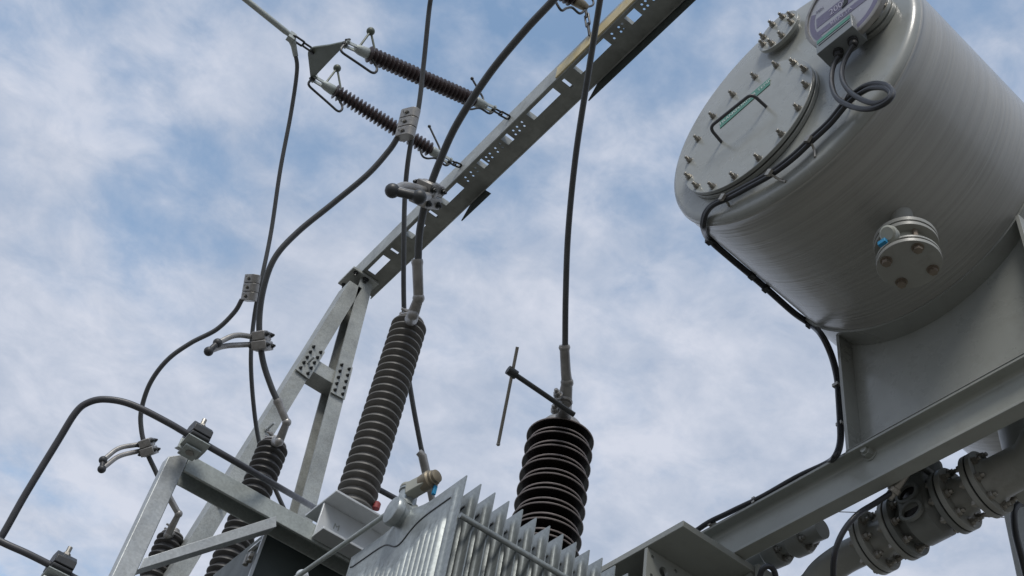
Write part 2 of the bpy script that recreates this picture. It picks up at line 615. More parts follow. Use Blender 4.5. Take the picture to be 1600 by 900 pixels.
def strain_string(name, hang, pts, Yp, label, tail_rod):
    """pts: photo points of yoke end, clevis/insulator start, insulator end, in the plane y = Yp"""
    y_end, i0, i1 = [at(*q, Y=Yp) for q in pts]
    ax = (i0 - i1).normalized()
    mx = Matrix.Translation(i1) @ ax.to_track_quat('Z', 'Y').to_matrix().to_4x4()
    t = thing(name, i1, label, 'insulator', 'strain insulators on the gantry beam', mx)
    L = (i0 - i1).length
    G().cyl(i1, i0, .027, n=14).part('core', 'glaze', t)
    n = int(L / .029)
    for k in range(n):
        inst(strain_shed, 'shed', t, (0, 0, .01 + k * (L - .03) / (n - 1)))
    upv = V((0, 0, 1))
    side = ax.cross(upv).normalized()
    for (p, s) in ((i0, 1), (i1, -1)):
        g = G()
        a = ax * s
        g.lathe([(0, .03), (.01, .034), (.06, .03), (.09, .022)], p, a, 16)
        g.prism([p + a * .08 + side * .02 + upv * .012, p + a * .16 + side * .02 + upv * .012, p + a * .16 + side * .012 + upv * .012, p + a * .08 + side * .012 + upv * .012], upv * -.024)
        g.prism([p + a * .08 - side * .02 + upv * .012, p + a * .16 - side * .02 + upv * .012, p + a * .16 - side * .012 + upv * .012, p + a * .08 - side * .012 + upv * .012], upv * -.024)
        g.cyl(p + a * .145 - side * .03, p + a * .145 + side * .03, .009, n=10)
        g.part('end_fitting', 'galvg', t)
    # links to yoke and to beam
    for (p, q) in ((i0 + ax * .15, y_end), (i1 - ax * .15, hang)):
        d = (q - p)
        n_ = max(2, int(d.length / .075))
        for k in range(n_):
            a, b = p + d * (k / n_), p + d * ((k + 1) / n_)
            w = (side if k % 2 else upv) * .016
            dd = (b - a).normalized() * .008
            g = G()
            g.tube(rounded([a - dd + w * .2, a - dd + w, b + dd + w, b + dd - w, a - dd - w, a - dd - w * .2], .012, 4), .0065, 8)
            g.part('link', 'dark', t)
    # arcing horns: a ball horn standing up on the line side, a looped horn hanging under it, rods on the beam side
    g = G()
    e = i0 + ax * .02
    tip = e + upv * .20 - side * .02 + ax * .03
    g.tube([e + ax * .05 + upv * .02, tip], .007, 8)
    g.tube([e - ax * .07 + upv * .02, tip], .007, 8)
    g.ball(tip, .026)
    g.part('ball_horn', 'olive', t)
    g = G()
    g.tube(rounded([i0 + ax * .16 + upv * -.02, i0 + ax * .17 - upv * .09, i0 - upv * .14 - ax * .00, i0 - upv * .17 - ax * .09, i0 - upv * .1 - ax * .1, i0 - upv * .02 - ax * .02], .04), .008, 8)
    g.part('looped_horn', 'dark', t)
    g = G()
    tip = i1 + upv * .22 + ax * .07
    g.tube(rounded([i1 - ax * .05 - upv * .02, i1 - ax * .06 + upv * .06, tip], .03), .007, 8)
    g.ball(tip, .012, 8)
    g.part('straight_horn', 'dark', t)
    g = G()
    g.tube(spline([i1 - ax * .16, i1 - ax * .13 - upv * .06, i1 - ax * .05 - upv * .05, i1 + ax * .01 - upv * .1, i1 + ax * .05 - upv * .1, i1 + ax * .09 - upv * .03]), .007, 8)
    g.part('bent_horn', 'dark', t)
    return y_end, i0, i1


hA = V((XB0 - .012, YA, 7.70)); hB = V((XB0 - .012, YBs, 7.70))
yA, _, _ = strain_string('strain_insulator', hA, [(541, 66), (575, 84), (742, 158)], YA, 'brown strain insulator, the upper one, farther from the grey clamp on the hanging conductor', True)
yB, _, _ = strain_string('strain_insulator', hB, [(489, 121), (522, 142), (674, 235)], YBs, 'brown strain insulator, the lower one, passing behind the grey clamp of the hanging conductor', True)
# third string, its end showing at the top edge
i1 = at(905, 5, Y=3.0)
hC = V((XB0 - .022, 3.0, 7.70))
ax = V((-1, 0, -.30)).normalized()
t = thing('strain_insulator', i1, 'brown strain insulator cut by the top edge beside the yellowish beam plate', 'insulator', 'strain insulators on the gantry beam',
          Matrix.Translation(i1) @ ax.to_track_quat('Z', 'Y').to_matrix().to_4x4())
G().cyl(i1 + ax * .02, i1 + ax * 1.25, .021, n=14).part('core', 'glaze', t)
for k in range(40):
    inst(strain_shed, 'shed', t, (0, 0, .06 + k * .029))
g = G(); g.lathe([(0, .022), (.03, .03), (.1, .034)], i1 - ax * .06, ax, 14); g.part('end_fitting', 'brass', t)
d = hC - (i1 - ax * .05)
for k in range(3):
    a, b = i1 - ax * .05 + d * (k / 3), i1 - ax * .05 + d * ((k + 1) / 3)
    w = (V((0, 1, 0)) if k % 2 else V((0, 0, 1))) * .016
    dd = (b - a).normalized() * .008
    g = G(); g.tube(rounded([a - dd + w * .2, a - dd + w, b + dd + w, b + dd - w, a - dd - w, a - dd - w * .2], .012, 4), .0065, 8); g.part('link', 'dark', t)
g = G(); g.tube(spline([at(916, 14, Y=3.0), at(906, 21, Y=3.0), at(894, 12, Y=3.0), at(885, 13, Y=3.0), at(877, 16, Y=3.0), at(868, 2, Y=3.0), at(862, -14, Y=3.0)]), .008, 8); g.part('bent_horn', 'dark', t)
g = G(); g.tube(spline([at(914, 12, Y=3.0), at(926, 8, Y=3.0), at(926, 0, Y=3.0), at(915, -8, Y=3.0)]), .007, 8); g.part('straight_horn', 'dark', t)

YM = (YA + YBs) / 2
yc = at(490, 80, Y=YM + .05)
yk = thing('yoke_plate', yc, 'olive triangular yoke plate joining the line to two strain insulators', 'yoke plate')
nrm = (yA - yB).cross(yc - yB).normalized()
cen = (yA + yB + yc) / 3


def fat(p, r):
    return p + (p - cen).normalized() * r


pa, pb, pc = fat(yA, .035), fat(yB, .035), fat(yc, .03)
sideA = (yA - yB).normalized()
outl = rounded([(pa + pc) / 2, pa + sideA * .0, pa - (pc - pb).normalized() * .0 + (yA - yc).normalized() * .01, (pa + pb) / 2, pb, pc - sideA * .03, pc + sideA * .03, (pa + pc) / 2], .03, 3)[:-1]
g = G(); g.prism([p - nrm * .008 for p in outl], nrm * .016); g.part('plate', 'olive', yk, .002)
for p in (yA, yB, yc):
    g = G(); g.bolt(p - nrm * .008, -nrm, .012, .012, .01); g.cyl(p + nrm * .006, p + nrm * .022, .014, n=12); g.part('pin', 'dark', yk)

lc = at(456, 57, Y=YM + .05)
lfar = at(385, 0, Y=YM + .05)
ldir = (lfar - lc).normalized()
t = thing('line_conductor', lc, 'incoming line conductor with its dead-end sleeve at the top left corner', 'conductor')
g = G(); g.tube([lc + ldir * .02, lc + ldir * 12], .0115, 10); g.part('wire', 'wire', t)
g = G(); g.tube([yc + (lc - yc).normalized() * .13, lc + ldir * .05, lc + ldir * .36, lc + ldir * .42], [.012, .019, .019, .013], 12); g.part('sleeve', 'galvg', t)
d = (lc - yc)
for k in range(2):
    a, b = yc + d.normalized() * (k * .075 + .0), yc + d.normalized() * (k * .075 + .075)
    w = (V((0, 1, 0)) if k % 2 else V((0, 0, 1))) * .018
    g = G(); g.tube(rounded([a + w * .2, a + w, b + w, b - w, a - w, a - w * .2], .012, 4), .007, 8); g.part('link', 'dark', t)


# ------------------------------------------------------------------ hanging conductors
def conductor(name, pts, r, label, m='wire', sub=10, group='conductors hanging to the terminals'):
    P_ = [at(x, y, D=d) for x, y, d in pts]
    g = G(); g.tube(spline(P_, sub), r, 12)
    return g.solo(name, m, label, 'conductor' if m == 'wire' else 'cable', group)


# jumper down from the line clamp, and its tap
t = thing('jumper_conductor', at(456, 57, D=6.9), 'thin jumper conductor dropping from the line clamp at the top left', 'conductor', 'conductors hanging to the terminals')
g = G(); g.tube(spline([at(x, y, D=d) for x, y, d in [(461, 82, 6.93), (464, 110, 6.93), (455, 175, 6.9), (438, 265, 6.8), (424, 360, 6.7), (410, 430, 6.6), (398, 490, 6.55), (392, 560, 6.5), (397, 640, 6.5), (407, 700, 6.5), (424, 750, 6.5), (446, 800, 6.5)]], 8), .0125, 12)
g.part('wire', 'wire', t)
g = G(); g.tube([at(456, 53, D=6.92), at(456, 62, D=6.92), at(459, 72, D=6.92), at(462, 88, D=6.93)], [.022, .026, .018, .016], 12)
g.box((-.02, -.02, -.03), (.02, .02, .03), Matrix.Translation(at(455, 58, D=6.9)))
g.part('clamp', 'galvg', t)
conductor('tap_conductor', [(378, 468, 6.5), (366, 488, 6.5), (338, 515, 6.48), (298, 536, 6.45), (262, 562, 6.42), (235, 598, 6.4), (221, 640, 6.38), (221, 672, 6.36), (229, 705, 6.34), (243, 736, 6.33), (262, 776, 6.32)], .0135,
          'S-curved tap conductor at the far left, from grey clamp down to the hidden left arrester')
conductor('tap_conductor', [(623, 212, 5.75), (608, 235, 5.75), (574, 273, 5.72), (520, 318, 5.7), (466, 362, 5.65), (430, 402, 5.6), (412, 450, 5.57), (405, 505, 5.55), (410, 560, 5.52), (424, 605, 5.5), (437, 633, 5.49)], .0152,
          'long S-curved tap conductor sweeping from the grey clamp down to the middle arrester')
conductor('drop_conductor', [(720, -420, 6.8), (692, -160, 6.15), (676, -25, 5.9), (670, 20, 5.88), (662, 100, 5.85), (654, 168, 5.8), (640, 235, 5.75), (633, 300, 5.73), (631, 380, 5.7), (631, 470, 5.7), (635, 560, 5.7), (644, 625, 5.7), (656, 690, 5.7), (660, 708, 5.7)], .0128,
          'straight hanging conductor running through the grey clamp and behind the big grey arrester')
conductor('drop_conductor', [(1080, -210, 3.9), (960, -100, 3.88), (885, -25, 3.9), (862, 3, 3.92), (820, 48, 3.95), (765, 115, 4.02), (715, 192, 4.08), (688, 250, 4.12), (668, 305, 4.14), (656, 360, 4.15), (653, 412, 4.15)], .0138,
          'thick curved conductor coming down from the top onto the big grey arrester')
conductor('drop_conductor', [(985, -320, 4.1), (958, -140, 4.14), (941, -25, 4.2), (936, 10, 4.22), (920, 110, 4.3), (900, 240, 4.36), (888, 360, 4.4), (884, 460, 4.42), (883, 545, 4.44)], .0120,
          'nearly straight conductor hanging down onto the black bushing')
# the crimped end of the conductor behind the big arrester
g = G(); g.tube([at(654, 706, D=5.66), at(660, 712, D=5.66), at(668, 748, D=5.66), at(672, 765, D=5.66), at(686, 835, D=5.66)], [.018, .022, .022, .017, .017], 12)
g.solo('conductor_lug', 'alu', 'tubular grey cable lug ending behind the beige valve on the radiator', 'cable lug')


# parallel-groove clamps between pairs of conductors
def groove_clamp(c, axis, across, h, w, d, label):
    """three ribbed plates stacked along the conductors"""
    axis, across = V(axis).normalized(), V(across)
    across = (across - axis * across.dot(axis)).normalized()
    nn = axis.cross(across)
    t = thing('groove_clamp', c, label, 'clamp', 'grey three-plate clamps joining conductors')
    for k in (-1, 0, 1):
        cc = c + axis * (k * h / 3)
        pts = []
        for s, cx in ((1, w / 2 - d / 2), (-1, -(w / 2 - d / 2))):
            for i in range(9):
                a = -PI / 2 + PI * i / 8
                pts.append(cc + across * (cx + s * math.cos(a) * d / 2) + nn * (s * math.sin(a) * d / 2) - axis * (h / 6 - .0015))
        g = G(); g.prism(pts, axis * (h / 3 - .003)); pl = g.part('clamp_plate', 'alu', t, .003)
        g = G()
        toward = (CAM - cc).normalized()
        s = 1 if nn.dot(toward) > 0 else -1
        b0 = cc + nn * (s * d / 2)
        e1 = (across * .9 - axis * .35).normalized(); e2 = nn.cross(e1)
        g.prism([b0 + e1 * .026 * math.cos(2 * PI * i / 14) + e2 * .010 * math.sin(2 * PI * i / 14) for i in range(14)], nn * s * .0015)
        g.part('recess_shade', 'dark', pl)  # flat dark lens painting the shade of a hollow in the plate
        g = G(); g.bolt(b0 + nn * s * .002, nn * s, .008, .006); g.part('bolt', 'steel', pl)
    return t


def pd(x, y, d):
    return at(x, y, D=d)


groove_clamp(pd(637, 194, 5.76), pd(644, 168, 5.8) - pd(631, 222, 5.72), pd(660, 190, 5.70) - pd(616, 196, 5.82), .165, .115, .06, 'grey three-plate clamp on the hanging conductor, in front of the lower strain insulator')
groove_clamp(pd(392, 450, 6.52), pd(396, 428, 6.55) - pd(388, 474, 6.52), pd(410, 452, 6.46) - pd(376, 448, 6.6), .155, .115, .06, 'grey three-plate clamp on the thin jumper at the left, open sky behind it')


# earthing stirrups
def stirrup(clamp, axis, arms, balls, d, label, r=.0135, cw=.048):
    """clamp: photo point on the conductor; arms: two photo polylines from the clamp to the end bar"""
    c = pd(*clamp)
    axis = V(axis).normalized()
    t = thing('earthing_stirrup', c, label, 'earthing stirrup', 'earthing stirrups clamped on the conductors')
    s1 = axis.orthogonal().normalized()
    s2 = axis.cross(s1)
    q = Matrix((s1, s2, axis)).transposed().to_4x4()
    g = G()
    g.box((-cw, -cw * .8, -cw * .95), (cw, cw * .8, -.002), Matrix.Translation(c) @ q)
    g.box((-cw * .9, -cw * .7, .002), (cw * .9, cw * .7, cw * .95), Matrix.Translation(c) @ q)
    g.lathe([(-cw, cw * .75), (cw, cw * .75)], c, axis, 14)
    g.part('clamp_body', 'alu', t, .004)
    for a, b in ((1, 1), (-1, 1), (1, -1), (-1, -1)):
        p = c + s1 * cw * .65 * a + axis * cw * .55 * b
        for s_ in (1, -1):
            g = G(); g.bolt(p + s2 * cw * .8 * s_, s2 * s_, .009, .008, .006); g.part('bolt', 'dark', t)
    for a in arms:
        g = G(); g.tube(rounded([pd(*p) for p in a], .05), r, 12); g.part('arm', 'alu', t)
    b0, b1 = pd(*balls[0]), pd(*balls[1])
    g = G(); g.tube([b0, b1], r * 1.05, 12); g.ball(b0, r * 1.7); g.ball(b1, r * 1.7); g.part('end_bar', 'cleat', t)


stirrup((409, 533, 5.54), pd(408, 515, 5.55) - pd(411, 552, 5.53),
        [[(398, 527, 5.54), (368, 522, 5.46), (340, 536, 5.36)], [(398, 538, 5.54), (350, 540, 5.42), (326, 549, 5.30)]], [(340, 536, 5.36), (326, 549, 5.30)], 5.5,
        'forked earthing stirrup on the conductor of the middle arrester')
stirrup((231, 699, 6.33), pd(227, 685, 6.34) - pd(236, 715, 6.33),
        [[(221, 694, 6.33), (185, 699, 6.24), (161, 719, 6.12)], [(221, 704, 6.33), (185, 712, 6.22), (159, 733, 6.08)]], [(161, 719, 6.12), (159, 733, 6.08)], 6.2,
        'forked earthing stirrup on the leftmost conductor, above the galvanised post')
stirrup((668, 303, 4.14), pd(676, 280, 4.13) - pd(660, 325, 4.15),
        [[(664, 298, 4.10), (632, 289, 3.98), (614, 298, 3.86)], [(668, 307, 4.06), (655, 309, 3.9)]], [(613, 298, 3.86), (655, 308, 3.86)], 4.1,
        'earthing stirrup with a stout end bar on the big grey arrester conductor', r=.0155)
g = G(); g.tube([pd(617, 298, 3.88), pd(652, 307, 3.87)], .0165, 14)
g.part('bar_sleeve', 'alu', bpy.data.objects['earthing_stirrup.002'])


# ------------------------------------------------------------------ surge arresters (grey, ribbed)
XA = 1.40


def shed_prof_round(r0_, r1_, p):
    """one ribbed silicone shed: rounded rim, drooping"""
    return [(0, r0_), (.15 * p, r0_), (.30 * p, r1_ * .93), (.40 * p, r1_), (.56 * p, r1_), (.66 * p, r1_ * .95), (.88 * p, r0_ * 1.02), (p, r0_)]


def arrester(y, n, label, m, r1_, elbow):
    z0, ztop = 4.064, 5.092
    p = (ztop - z0) / n
    t = thing('surge_arrester', (XA, y, z0), label, 'surge arrester', 'ribbed surge arresters standing in a row')
    me = sheds_mesh('shed', shed_prof_round(.058, r1_, p), m, 36)
    for k in range(n):
        inst(me, 'shed', t, (0, 0, k * p))
    g = G(); g.lathe([(-.008, .07), (-.004, .07), (-.003, .06), (0, .058)], (XA, y, z0), (0, 0, 1), 28); g.part('base', 'alu', t)
    g = G(); g.lathe([(0, .06), (.004, .066), (.012, .064), (.02, .04), (.05, .03)], (XA, y, ztop), (0, 0, 1), 28); g.part('cap', 'alu', t)
    pts = [V((XA, y, ztop + .03))] + [pd(*e) for e in elbow]
    g = G()
    rr = [.030] + [.022, .019, .020, .019][:len(elbow)]
    g.tube(pts, rr[:len(pts)], 14)
    for e in pts[1:-1]:
        g.ball(e, .0225)
    g.bolt(pts[0] + V((-.03, 0, 0)), (-1, 0, 0), .012, .012, .014)
    g.bolt(pts[0] + V((-.03, 0, .03)), (-1, 0, 0), .010, .012, .014)
    g.lathe([(-.012, .020), (0, .0225), (.012, .020)], pts[-1], pts[-1] - pts[-2], 14)
    g.part('terminal', 'alu', t)
    return t


Y1, Y2, Y3 = XA / .4185, XA / .306, XA / .2432
a1 = arrester(Y1, 25, 'big grey ribbed surge arrester standing on the steel bracket in the middle', 'silicone', .079, [(645, 492, 4.16), (654, 466, 4.15), (652, 410, 4.15)])
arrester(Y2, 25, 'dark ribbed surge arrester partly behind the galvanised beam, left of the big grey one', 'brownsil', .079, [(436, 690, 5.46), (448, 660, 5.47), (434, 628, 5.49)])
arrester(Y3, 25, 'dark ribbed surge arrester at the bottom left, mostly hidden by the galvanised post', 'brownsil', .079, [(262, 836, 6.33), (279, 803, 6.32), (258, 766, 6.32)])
g = G(); g.lathe([(0, .015), (.024, .015), (.03, .010)], at(587, 795, D=4.28), (0, 0, 1), 14)
p = g.part('indicator', 'red', a1)
p['label'] = 'small red plastic indicator at the base'

# ------------------------------------------------------------------ galvanised support frame
ZS = 4.06
P1, P2, P3 = at(524, 763, Z=ZS), at(508, 781, Z=ZS), at(473, 801, Z=ZS)
YF = P2.y + .012
fr = thing('support_frame', (at(250, 815, Y=YF).x, YF, 0), 'galvanised steel support frame with a tall post and braced rail at the lower left', 'support frame')
xr_, xl_ = at(250, 815, Y=YF).x, at(222, 800, Y=YF).x
ztop = at(287, 734, Y=YF).z
ctop = at(357, 743, Y=YF).z
cbot = at(342, 765, Y=YF).z
g = G()
g.prism([(xl_, YF, 0), (xr_, YF, 0), (xr_, YF, cbot), (xr_ - .002, YF, ctop), (xl_ + .06, YF, ctop), (xl_, YF, ctop - .05)], (0, .05, 0))
g.part('post', 'galv', fr, .006)
xe = at(512, 822, Y=YF).x
g = G()
g.prism([(xr_ + .001, YF + a, b) for a, b in ((0, ctop), (0, cbot), (.012, cbot), (.012, cbot + .006), (.005, cbot + .006), (.005, ctop - .005), (.095, ctop - .005), (.095, cbot), (.1, cbot), (.1, ctop))], (xe + .55 - xr_, 0, 0))
g.part('rail', 'galvg', fr, .002)
ba, bb = at(225, 872, Y=YF - .004), at(432, 806, Y=YF - .004)
ba2, bb2 = at(218, 889, Y=YF - .004), at(432, 823, Y=YF - .004)
g = G()
g.prism([ba, bb, bb2, ba2], (0, .006, 0))
g.prism([ba2 + V((0, .007, 0)), bb2 + V((0, .007, 0)), bb2 + V((0, .065, 0)), ba2 + V((0, .065, 0))], (0, 0, .006))
g.part('brace', 'galv', fr, .0015)
# short I-section stub carrying the big arrester
wx0 = P2.x
wz1 = ZS
wz0 = at(487, 838, Y=P2.y).z
g = G()
wx1 = wx0 + .62
yw = P2.y + .008
yb0 = at(504, 825, Z=wz0).y
g.box((wx0, yw - .010, wz0 + .010), (wx1, yw, wz1 - .010))
g.box((wx0 - .002, yb0, wz0), (wx1 + .002, yw - .0, wz0 + .010))
g.box((wx0 - .004, P1.y, wz1 - .010), (wx1 + .002, P3.y, wz1))
stub = g.part('bracket_stub', 'pale', fr, .002)
me = text_mesh('stamp', 'M', .035, 'beam', .0003)
o = inst(me, 'stamp', stub, (0, 0, 0))
o.parent = stub
sp = V((wx0 + .075, yw - .0108, (wz0 + wz1) / 2 - .0))
o.matrix_local = Matrix.Translation(sp - WM[fr].translation) @ Matrix.Rotation(PI / 2, 4, 'X')
# long dark girder under the row of arresters, with the cabinet below the rail
g = G()
g.box((XA - .09, P3.y + .03, 3.84), (XA + .09, Y3 + .6, 4.040))
g.part('girder', 'green', fr, .004)
for yy in (Y2, Y3):
    g = G(); g.box((XA - .10, yy - .1, 4.042), (XA + .10, yy + .1, 4.055)); g.part('base_plate', 'galv', fr)
g = G(); g.box((XA - .08, Y3 + .3, 0), (XA + .08, Y3 + .46, 3.838)); g.part('post', 'galvg', fr, .005)
cab = thing('cabinet', (1.25, 3.5, 0), 'dark green steel cabinet under the galvanised rail', 'cabinet')
cx0 = at(408, 855, Y=3.47).x
cx1 = at(545, 880, Y=3.47).x + .25
cz1 = at(455, 850, Y=3.47).z
g = G(); g.box((cx0, 3.47, 0.02), (cx1, 3.9, cz1)); g.part('body', 'green', cab, .004)
g = G(); g.box((cx0 - .010, 3.458, .02), (cx0 + .002, 3.468, cz1 - .01)); g.part('corner_strip', 'pale', cab, .001)
for k in (0, 1):
    g = G(); g.cyl((cx0 - .02, 3.48 + k * .03, cz1 - .14), (cx0 - .02, 3.48 + k * .03, cz1 - .10), .01, n=10); g.bolt((cx0 - .02, 3.47, cz1 - .12 - .2 * k), (-1, 0, 0), .01, .01); g.part('hinge', 'steel', cab)
wp = at(398, 852, Y=3.5)
g = G(); g.prism([wp, wp + V((.10, 0, .015)), wp + V((.11, 0, .06)), wp + V((.03, 0, .07))], (0, .06, 0)); g.part('clip_plate', 'pale', cab, .002)

# ------------------------------------------------------------------ thick dark cable with cleats
ch = at(306, 684, Y=YF + .03)
cpts = [(-30, 880, 3.6), (0, 842, 3.63), (40, 772, 3.70), (90, 690, 3.78), (118, 645, 3.82), (138, 629, 3.84), (165, 624, 3.85), (205, 632, 3.86), (260, 659, 3.88), (306, 686, 3.91), (360, 717, 3.95), (420, 752, 4.1), (470, 781, 4.4), (500, 799, 4.75), (530, 820, 5.0)]
g = G(); g.tube(spline([pd(*p) for p in cpts], 8), .0118, 12)
g.solo('earth_cable', 'sheath', 'thick dark grey cable bent in an arch over the left end of the rail', 'cable', 'thick dark cables held in cleats')
g = G(); g.tube(spline([pd(*p) for p in [(-40, 824, 3.55), (5, 848, 3.55), (45, 866, 3.56), (92, 890, 3.58), (150, 922, 3.6)]], 6), .0115, 12)
g.solo('earth_cable', 'sheath', 'thick dark cable crossing the bottom left corner through a cleat', 'cable', 'thick dark cables held in cleats')
g = G(); g.tube(spline([pd(*p) for p in [(560, 750, 4.75), (590, 764, 4.75), (620, 780, 4.75), (660, 800, 4.75)]], 6), .012, 12)
g.solo('earth_cable', 'sheath', 'short dark cable passing between the big grey arrester and the radiator valve', 'cable', 'thick dark cables held in cleats')


def cleat(c, sc, label, postto):
    t = thing('cable_cleat', c, label, 'cable cleat', 'dark cable cleats with a stud on top')
    ax = V((1, 0, 0)); yy = V((0, 1, 0)); z = V((0, 0, 1))

    def hexp(z0, z1, w, d, x0, x1):
        return [(x0, 0, 0)]
    g = G()
    w = .055 * sc; h = .042 * sc
    prof = [(-w, -.006), (-w * .98, h * .5), (-w * .45, h * 1.15), (w * .45, h * 1.15), (w * .98, h * .5), (w, -.006)]
    g.prism([c + yy * a + z * b - ax * .035 * sc for a, b in prof], ax * .07 * sc)
    g.part('upper_block', 'cleat', t, .003)
    prof = [(-w, -.010), (w, -.010), (w * .98, -h * .5), (w * .45, -h * 1.0), (-w * .45, -h * 1.0), (-w * .98, -h * .5)]
    g = G(); g.prism([c + yy * a + z * b - ax * .035 * sc for a, b in prof], ax * .07 * sc); g.part('lower_block', 'cleat', t, .003)
    g = G()
    prof = [(-w * 1.02, -h * .75), (-w * .5, -h * 1.02), (w * .5, -h * 1.02), (w * 1.02, -h * .75), (w * 1.02, -h * .85), (w * .5, -h * 1.14), (-w * .5, -h * 1.14), (-w * 1.02, -h * .85)]
    g.prism([c + yy * a + z * b - ax * .042 * sc for a, b in prof], ax * .084 * sc)
    g.part('saddle', 'galvg', t, .001)
    g = G(); g.cyl(c + z * h, c + z * (h * 2.1), .0085 * sc, n=10); g.bolt(c + z * h * 1.15, z, .012 * sc, .012 * sc); g.bolt(c - z * h * 1.2, -z, .014 * sc, .010 * sc); g.part('stud', 'steel', t)
    return t


cleat(pd(306, 686, 3.91), 1.0, 'dark cable cleat bolted on top of the galvanised post', None)
cleat(pd(92, 890, 3.58), .95, 'dark cable cleat low in the bottom left corner', None)
tp = pd(306, 686, 3.91)
g = G(); g.prism([tp + V((-.03, -.03, -.052)), tp + V((.03, -.03, -.052)), tp + V((.03, .04, -.052)), tp + V((-.03, .04, -.052))], (0, 0, -.008))
g.box((tp.x - .045, tp.y - .0, ctop - .02), (tp.x + .02, tp.y + .012, tp.z - .062))
g.part('cleat_bracket', 'galvg', fr, .002)
tp2 = pd(92, 890, 3.58)
g = G(); g.box((tp2.x - .04, tp2.y - .04, 0), (tp2.x + .04, tp2.y + .04, tp2.z - .055))
g.solo('cleat_post', 'galv', 'short galvanised post under the cleat at the bottom left corner', 'post', bevel=.004)

# ------------------------------------------------------------------ radiator
XR, PR, ZR = 1.107, .0451, 3.35
YR0, YR1 = 2.004, 2.548
rad = thing('radiator', (XR, 2.27, 1.3), 'galvanised panel radiator, a row of thin ribbed fins with a valve on top', 'radiator')
HC = at(613, 797, X=1.055)
HY, HZ = HC.y, HC.z                         # header pipe axis


def boss(y):
    return math.exp(-((y - HY) / .07) ** 2)


def fin_off(y, z):
    """half thickness of a pressed panel: flat rim, raised edge bead, ribs, a swelling round the header"""
    e = min(y - YR0, YR1 - y)
    if e < .020:
        off = .0016
    elif e < .030:
        off = .0016 + .0085 * math.sin(PI * (e - .020) / .020)
    else:
        off = .0065 + .0035 * max(0, 1 - (e - .03) / .008)
    if z > ZR - .03:
        off = min(off, .0016 + .0045 * max(0, (ZR - .006 - z) / .024)) if z < ZR - .006 else .0016
    w0, w1, n = YR0 + .048, YR1 - .048, 18
    if w0 <= y <= w1:
        u = (y - w0) / (w1 - w0) * n
        f = abs(math.sin(PI * u))
        top_here = ZR - .088 - .05 * boss(y) - .016 * ((int(u) * 7) % 3) / 2
        t = min(1, max(0, (top_here - z) / .03))
        off += (.0125 * f - .0035) * t
    return off + .022 * math.exp(-((y - HY) / .055) ** 2 - ((z - HZ) / .06) ** 2)


def fin_mesh():
    zt = [ZR, ZR - .006, ZR - .018, ZR - .03, ZR - .045, ZR - .06, ZR - .075, ZR - .09] + [ZR - .10 - .0115 * i for i in range(10)] + [ZR - .3, 1.35]
    Y_ = [YR0 + q for q in (0, .010, .019, .0225, .026, .030, .034, .040, .048)]
    k = 18 * 6
    Y_ += [YR0 + .048 + (YR1 - YR0 - .096) * i / k for i in range(1, k)]
    Y_ += [YR1 - q for q in (.048, .040, .034, .030, .026, .0225, .019, .010, 0)]
    g = G()
    vs = [(side * fin_off(y, z), y, z) for side in (-1, 1) for z in zt for y in Y_]
    ny, nz = len(Y_), len(zt)
    fs = []
    for sI in range(2):
        for a in range(nz - 1):
            for b in range(ny - 1):
                i = sI * ny * nz + a * ny + b
                fs.append((i, i + 1, i + ny + 1, i + ny))
    o2 = ny * nz
    for b in range(ny - 1):
        fs.append((b, b + 1, o2 + b + 1, o2 + b))
        i = (nz - 1) * ny + b
        fs.append((i, i + 1, o2 + i + 1, o2 + i))
    for a in range(nz - 1):
        for i in (a * ny, a * ny + ny - 1):
            fs.append((i, i + ny, o2 + i + ny, o2 + i))
    g.add(vs, fs)
    return g


gm = fin_mesh()
base = WM[rad].translation
gm.v = [V((p.x, p.y - base.y, p.z - base.z)) for p in gm.v]
fme = gm.mesh('fin', 'fin', None, 50)
NF = 17
for k in range(NF):
    inst(fme, 'fin', rad, (k * PR, 0, 0))
slot = G(); slot.box((-.0085, YR0 + .045 - base.y, ZR - .053 - base.z), (-.004, YR0 + .12 - base.y, ZR - .048 - base.z))
sme = slot.mesh('seam_mark', 'dark')
for k in range(1, 13):
    inst(sme, 'seam_mark', rad, (k * PR, 0, 0))
gr = []
for i in range(61):
    y = YR0 + .045 + (YR1 - YR0 - .075) * i / 60
    z = ZR - .05 - .045 * math.exp(-((y - HY) / .06) ** 2)
    gr.append((XR - fin_off(y, z) - .0004, y, z))
g = G(); g.tube(gr, .0022, 6); g.part('pressed_seam', 'dark', rad)
# header pipe along the row, its round end cap in front of the first fin
for zc in (HZ, 1.55):
    g = G(); g.cyl((XR + .004, HY, zc), (XR + (NF + 3) * PR, HY, zc), .038, n=28)
    g.lathe([(0, .030), (.002, .037), (.008, .041), (.022, .041), (.026, .035), (.045, .034), (.058, .044)], (XR - .058, HY, zc), (1, 0, 0), 32)
    g.part('header_pipe', 'fin', rad)
nb_ = at(632, 797, X=XR - .012)
nt_ = V((nb_.x, nb_.y, at(640, 768, Y=nb_.y).z))
g = G(); g.lathe([(0, .036), (.02, .027), (nt_.z - nb_.z - .006, .024), (nt_.z - nb_.z - .005, .028), (nt_.z - nb_.z, .028)], nb_, (0, 0, 1), 22)
vp = g.part('vent_neck', 'fin', rad)
# tie bars
yb = YR0 - .009
zb_ = at(800, 853, Y=yb).z
g = G(); g.cyl((XR - .0, yb, zb_), (XR + (NF - 1) * PR + .02, yb, zb_), .0075, n=12); g.part('tie_bar', 'fin', rad)
r1, r2 = at(604, 805, X=XR + .16), at(468, 899, X=XR + .16)
g = G(); g.cyl(at(603, 804, D=3.05), at(440, 918, D=3.5), .0072, n=12)
g.part('tie_bar', 'galvg', rad)
g = G(); g.ball(at(472, 900, D=3.43), .02); g.part('tie_nut', 'pale', rad)
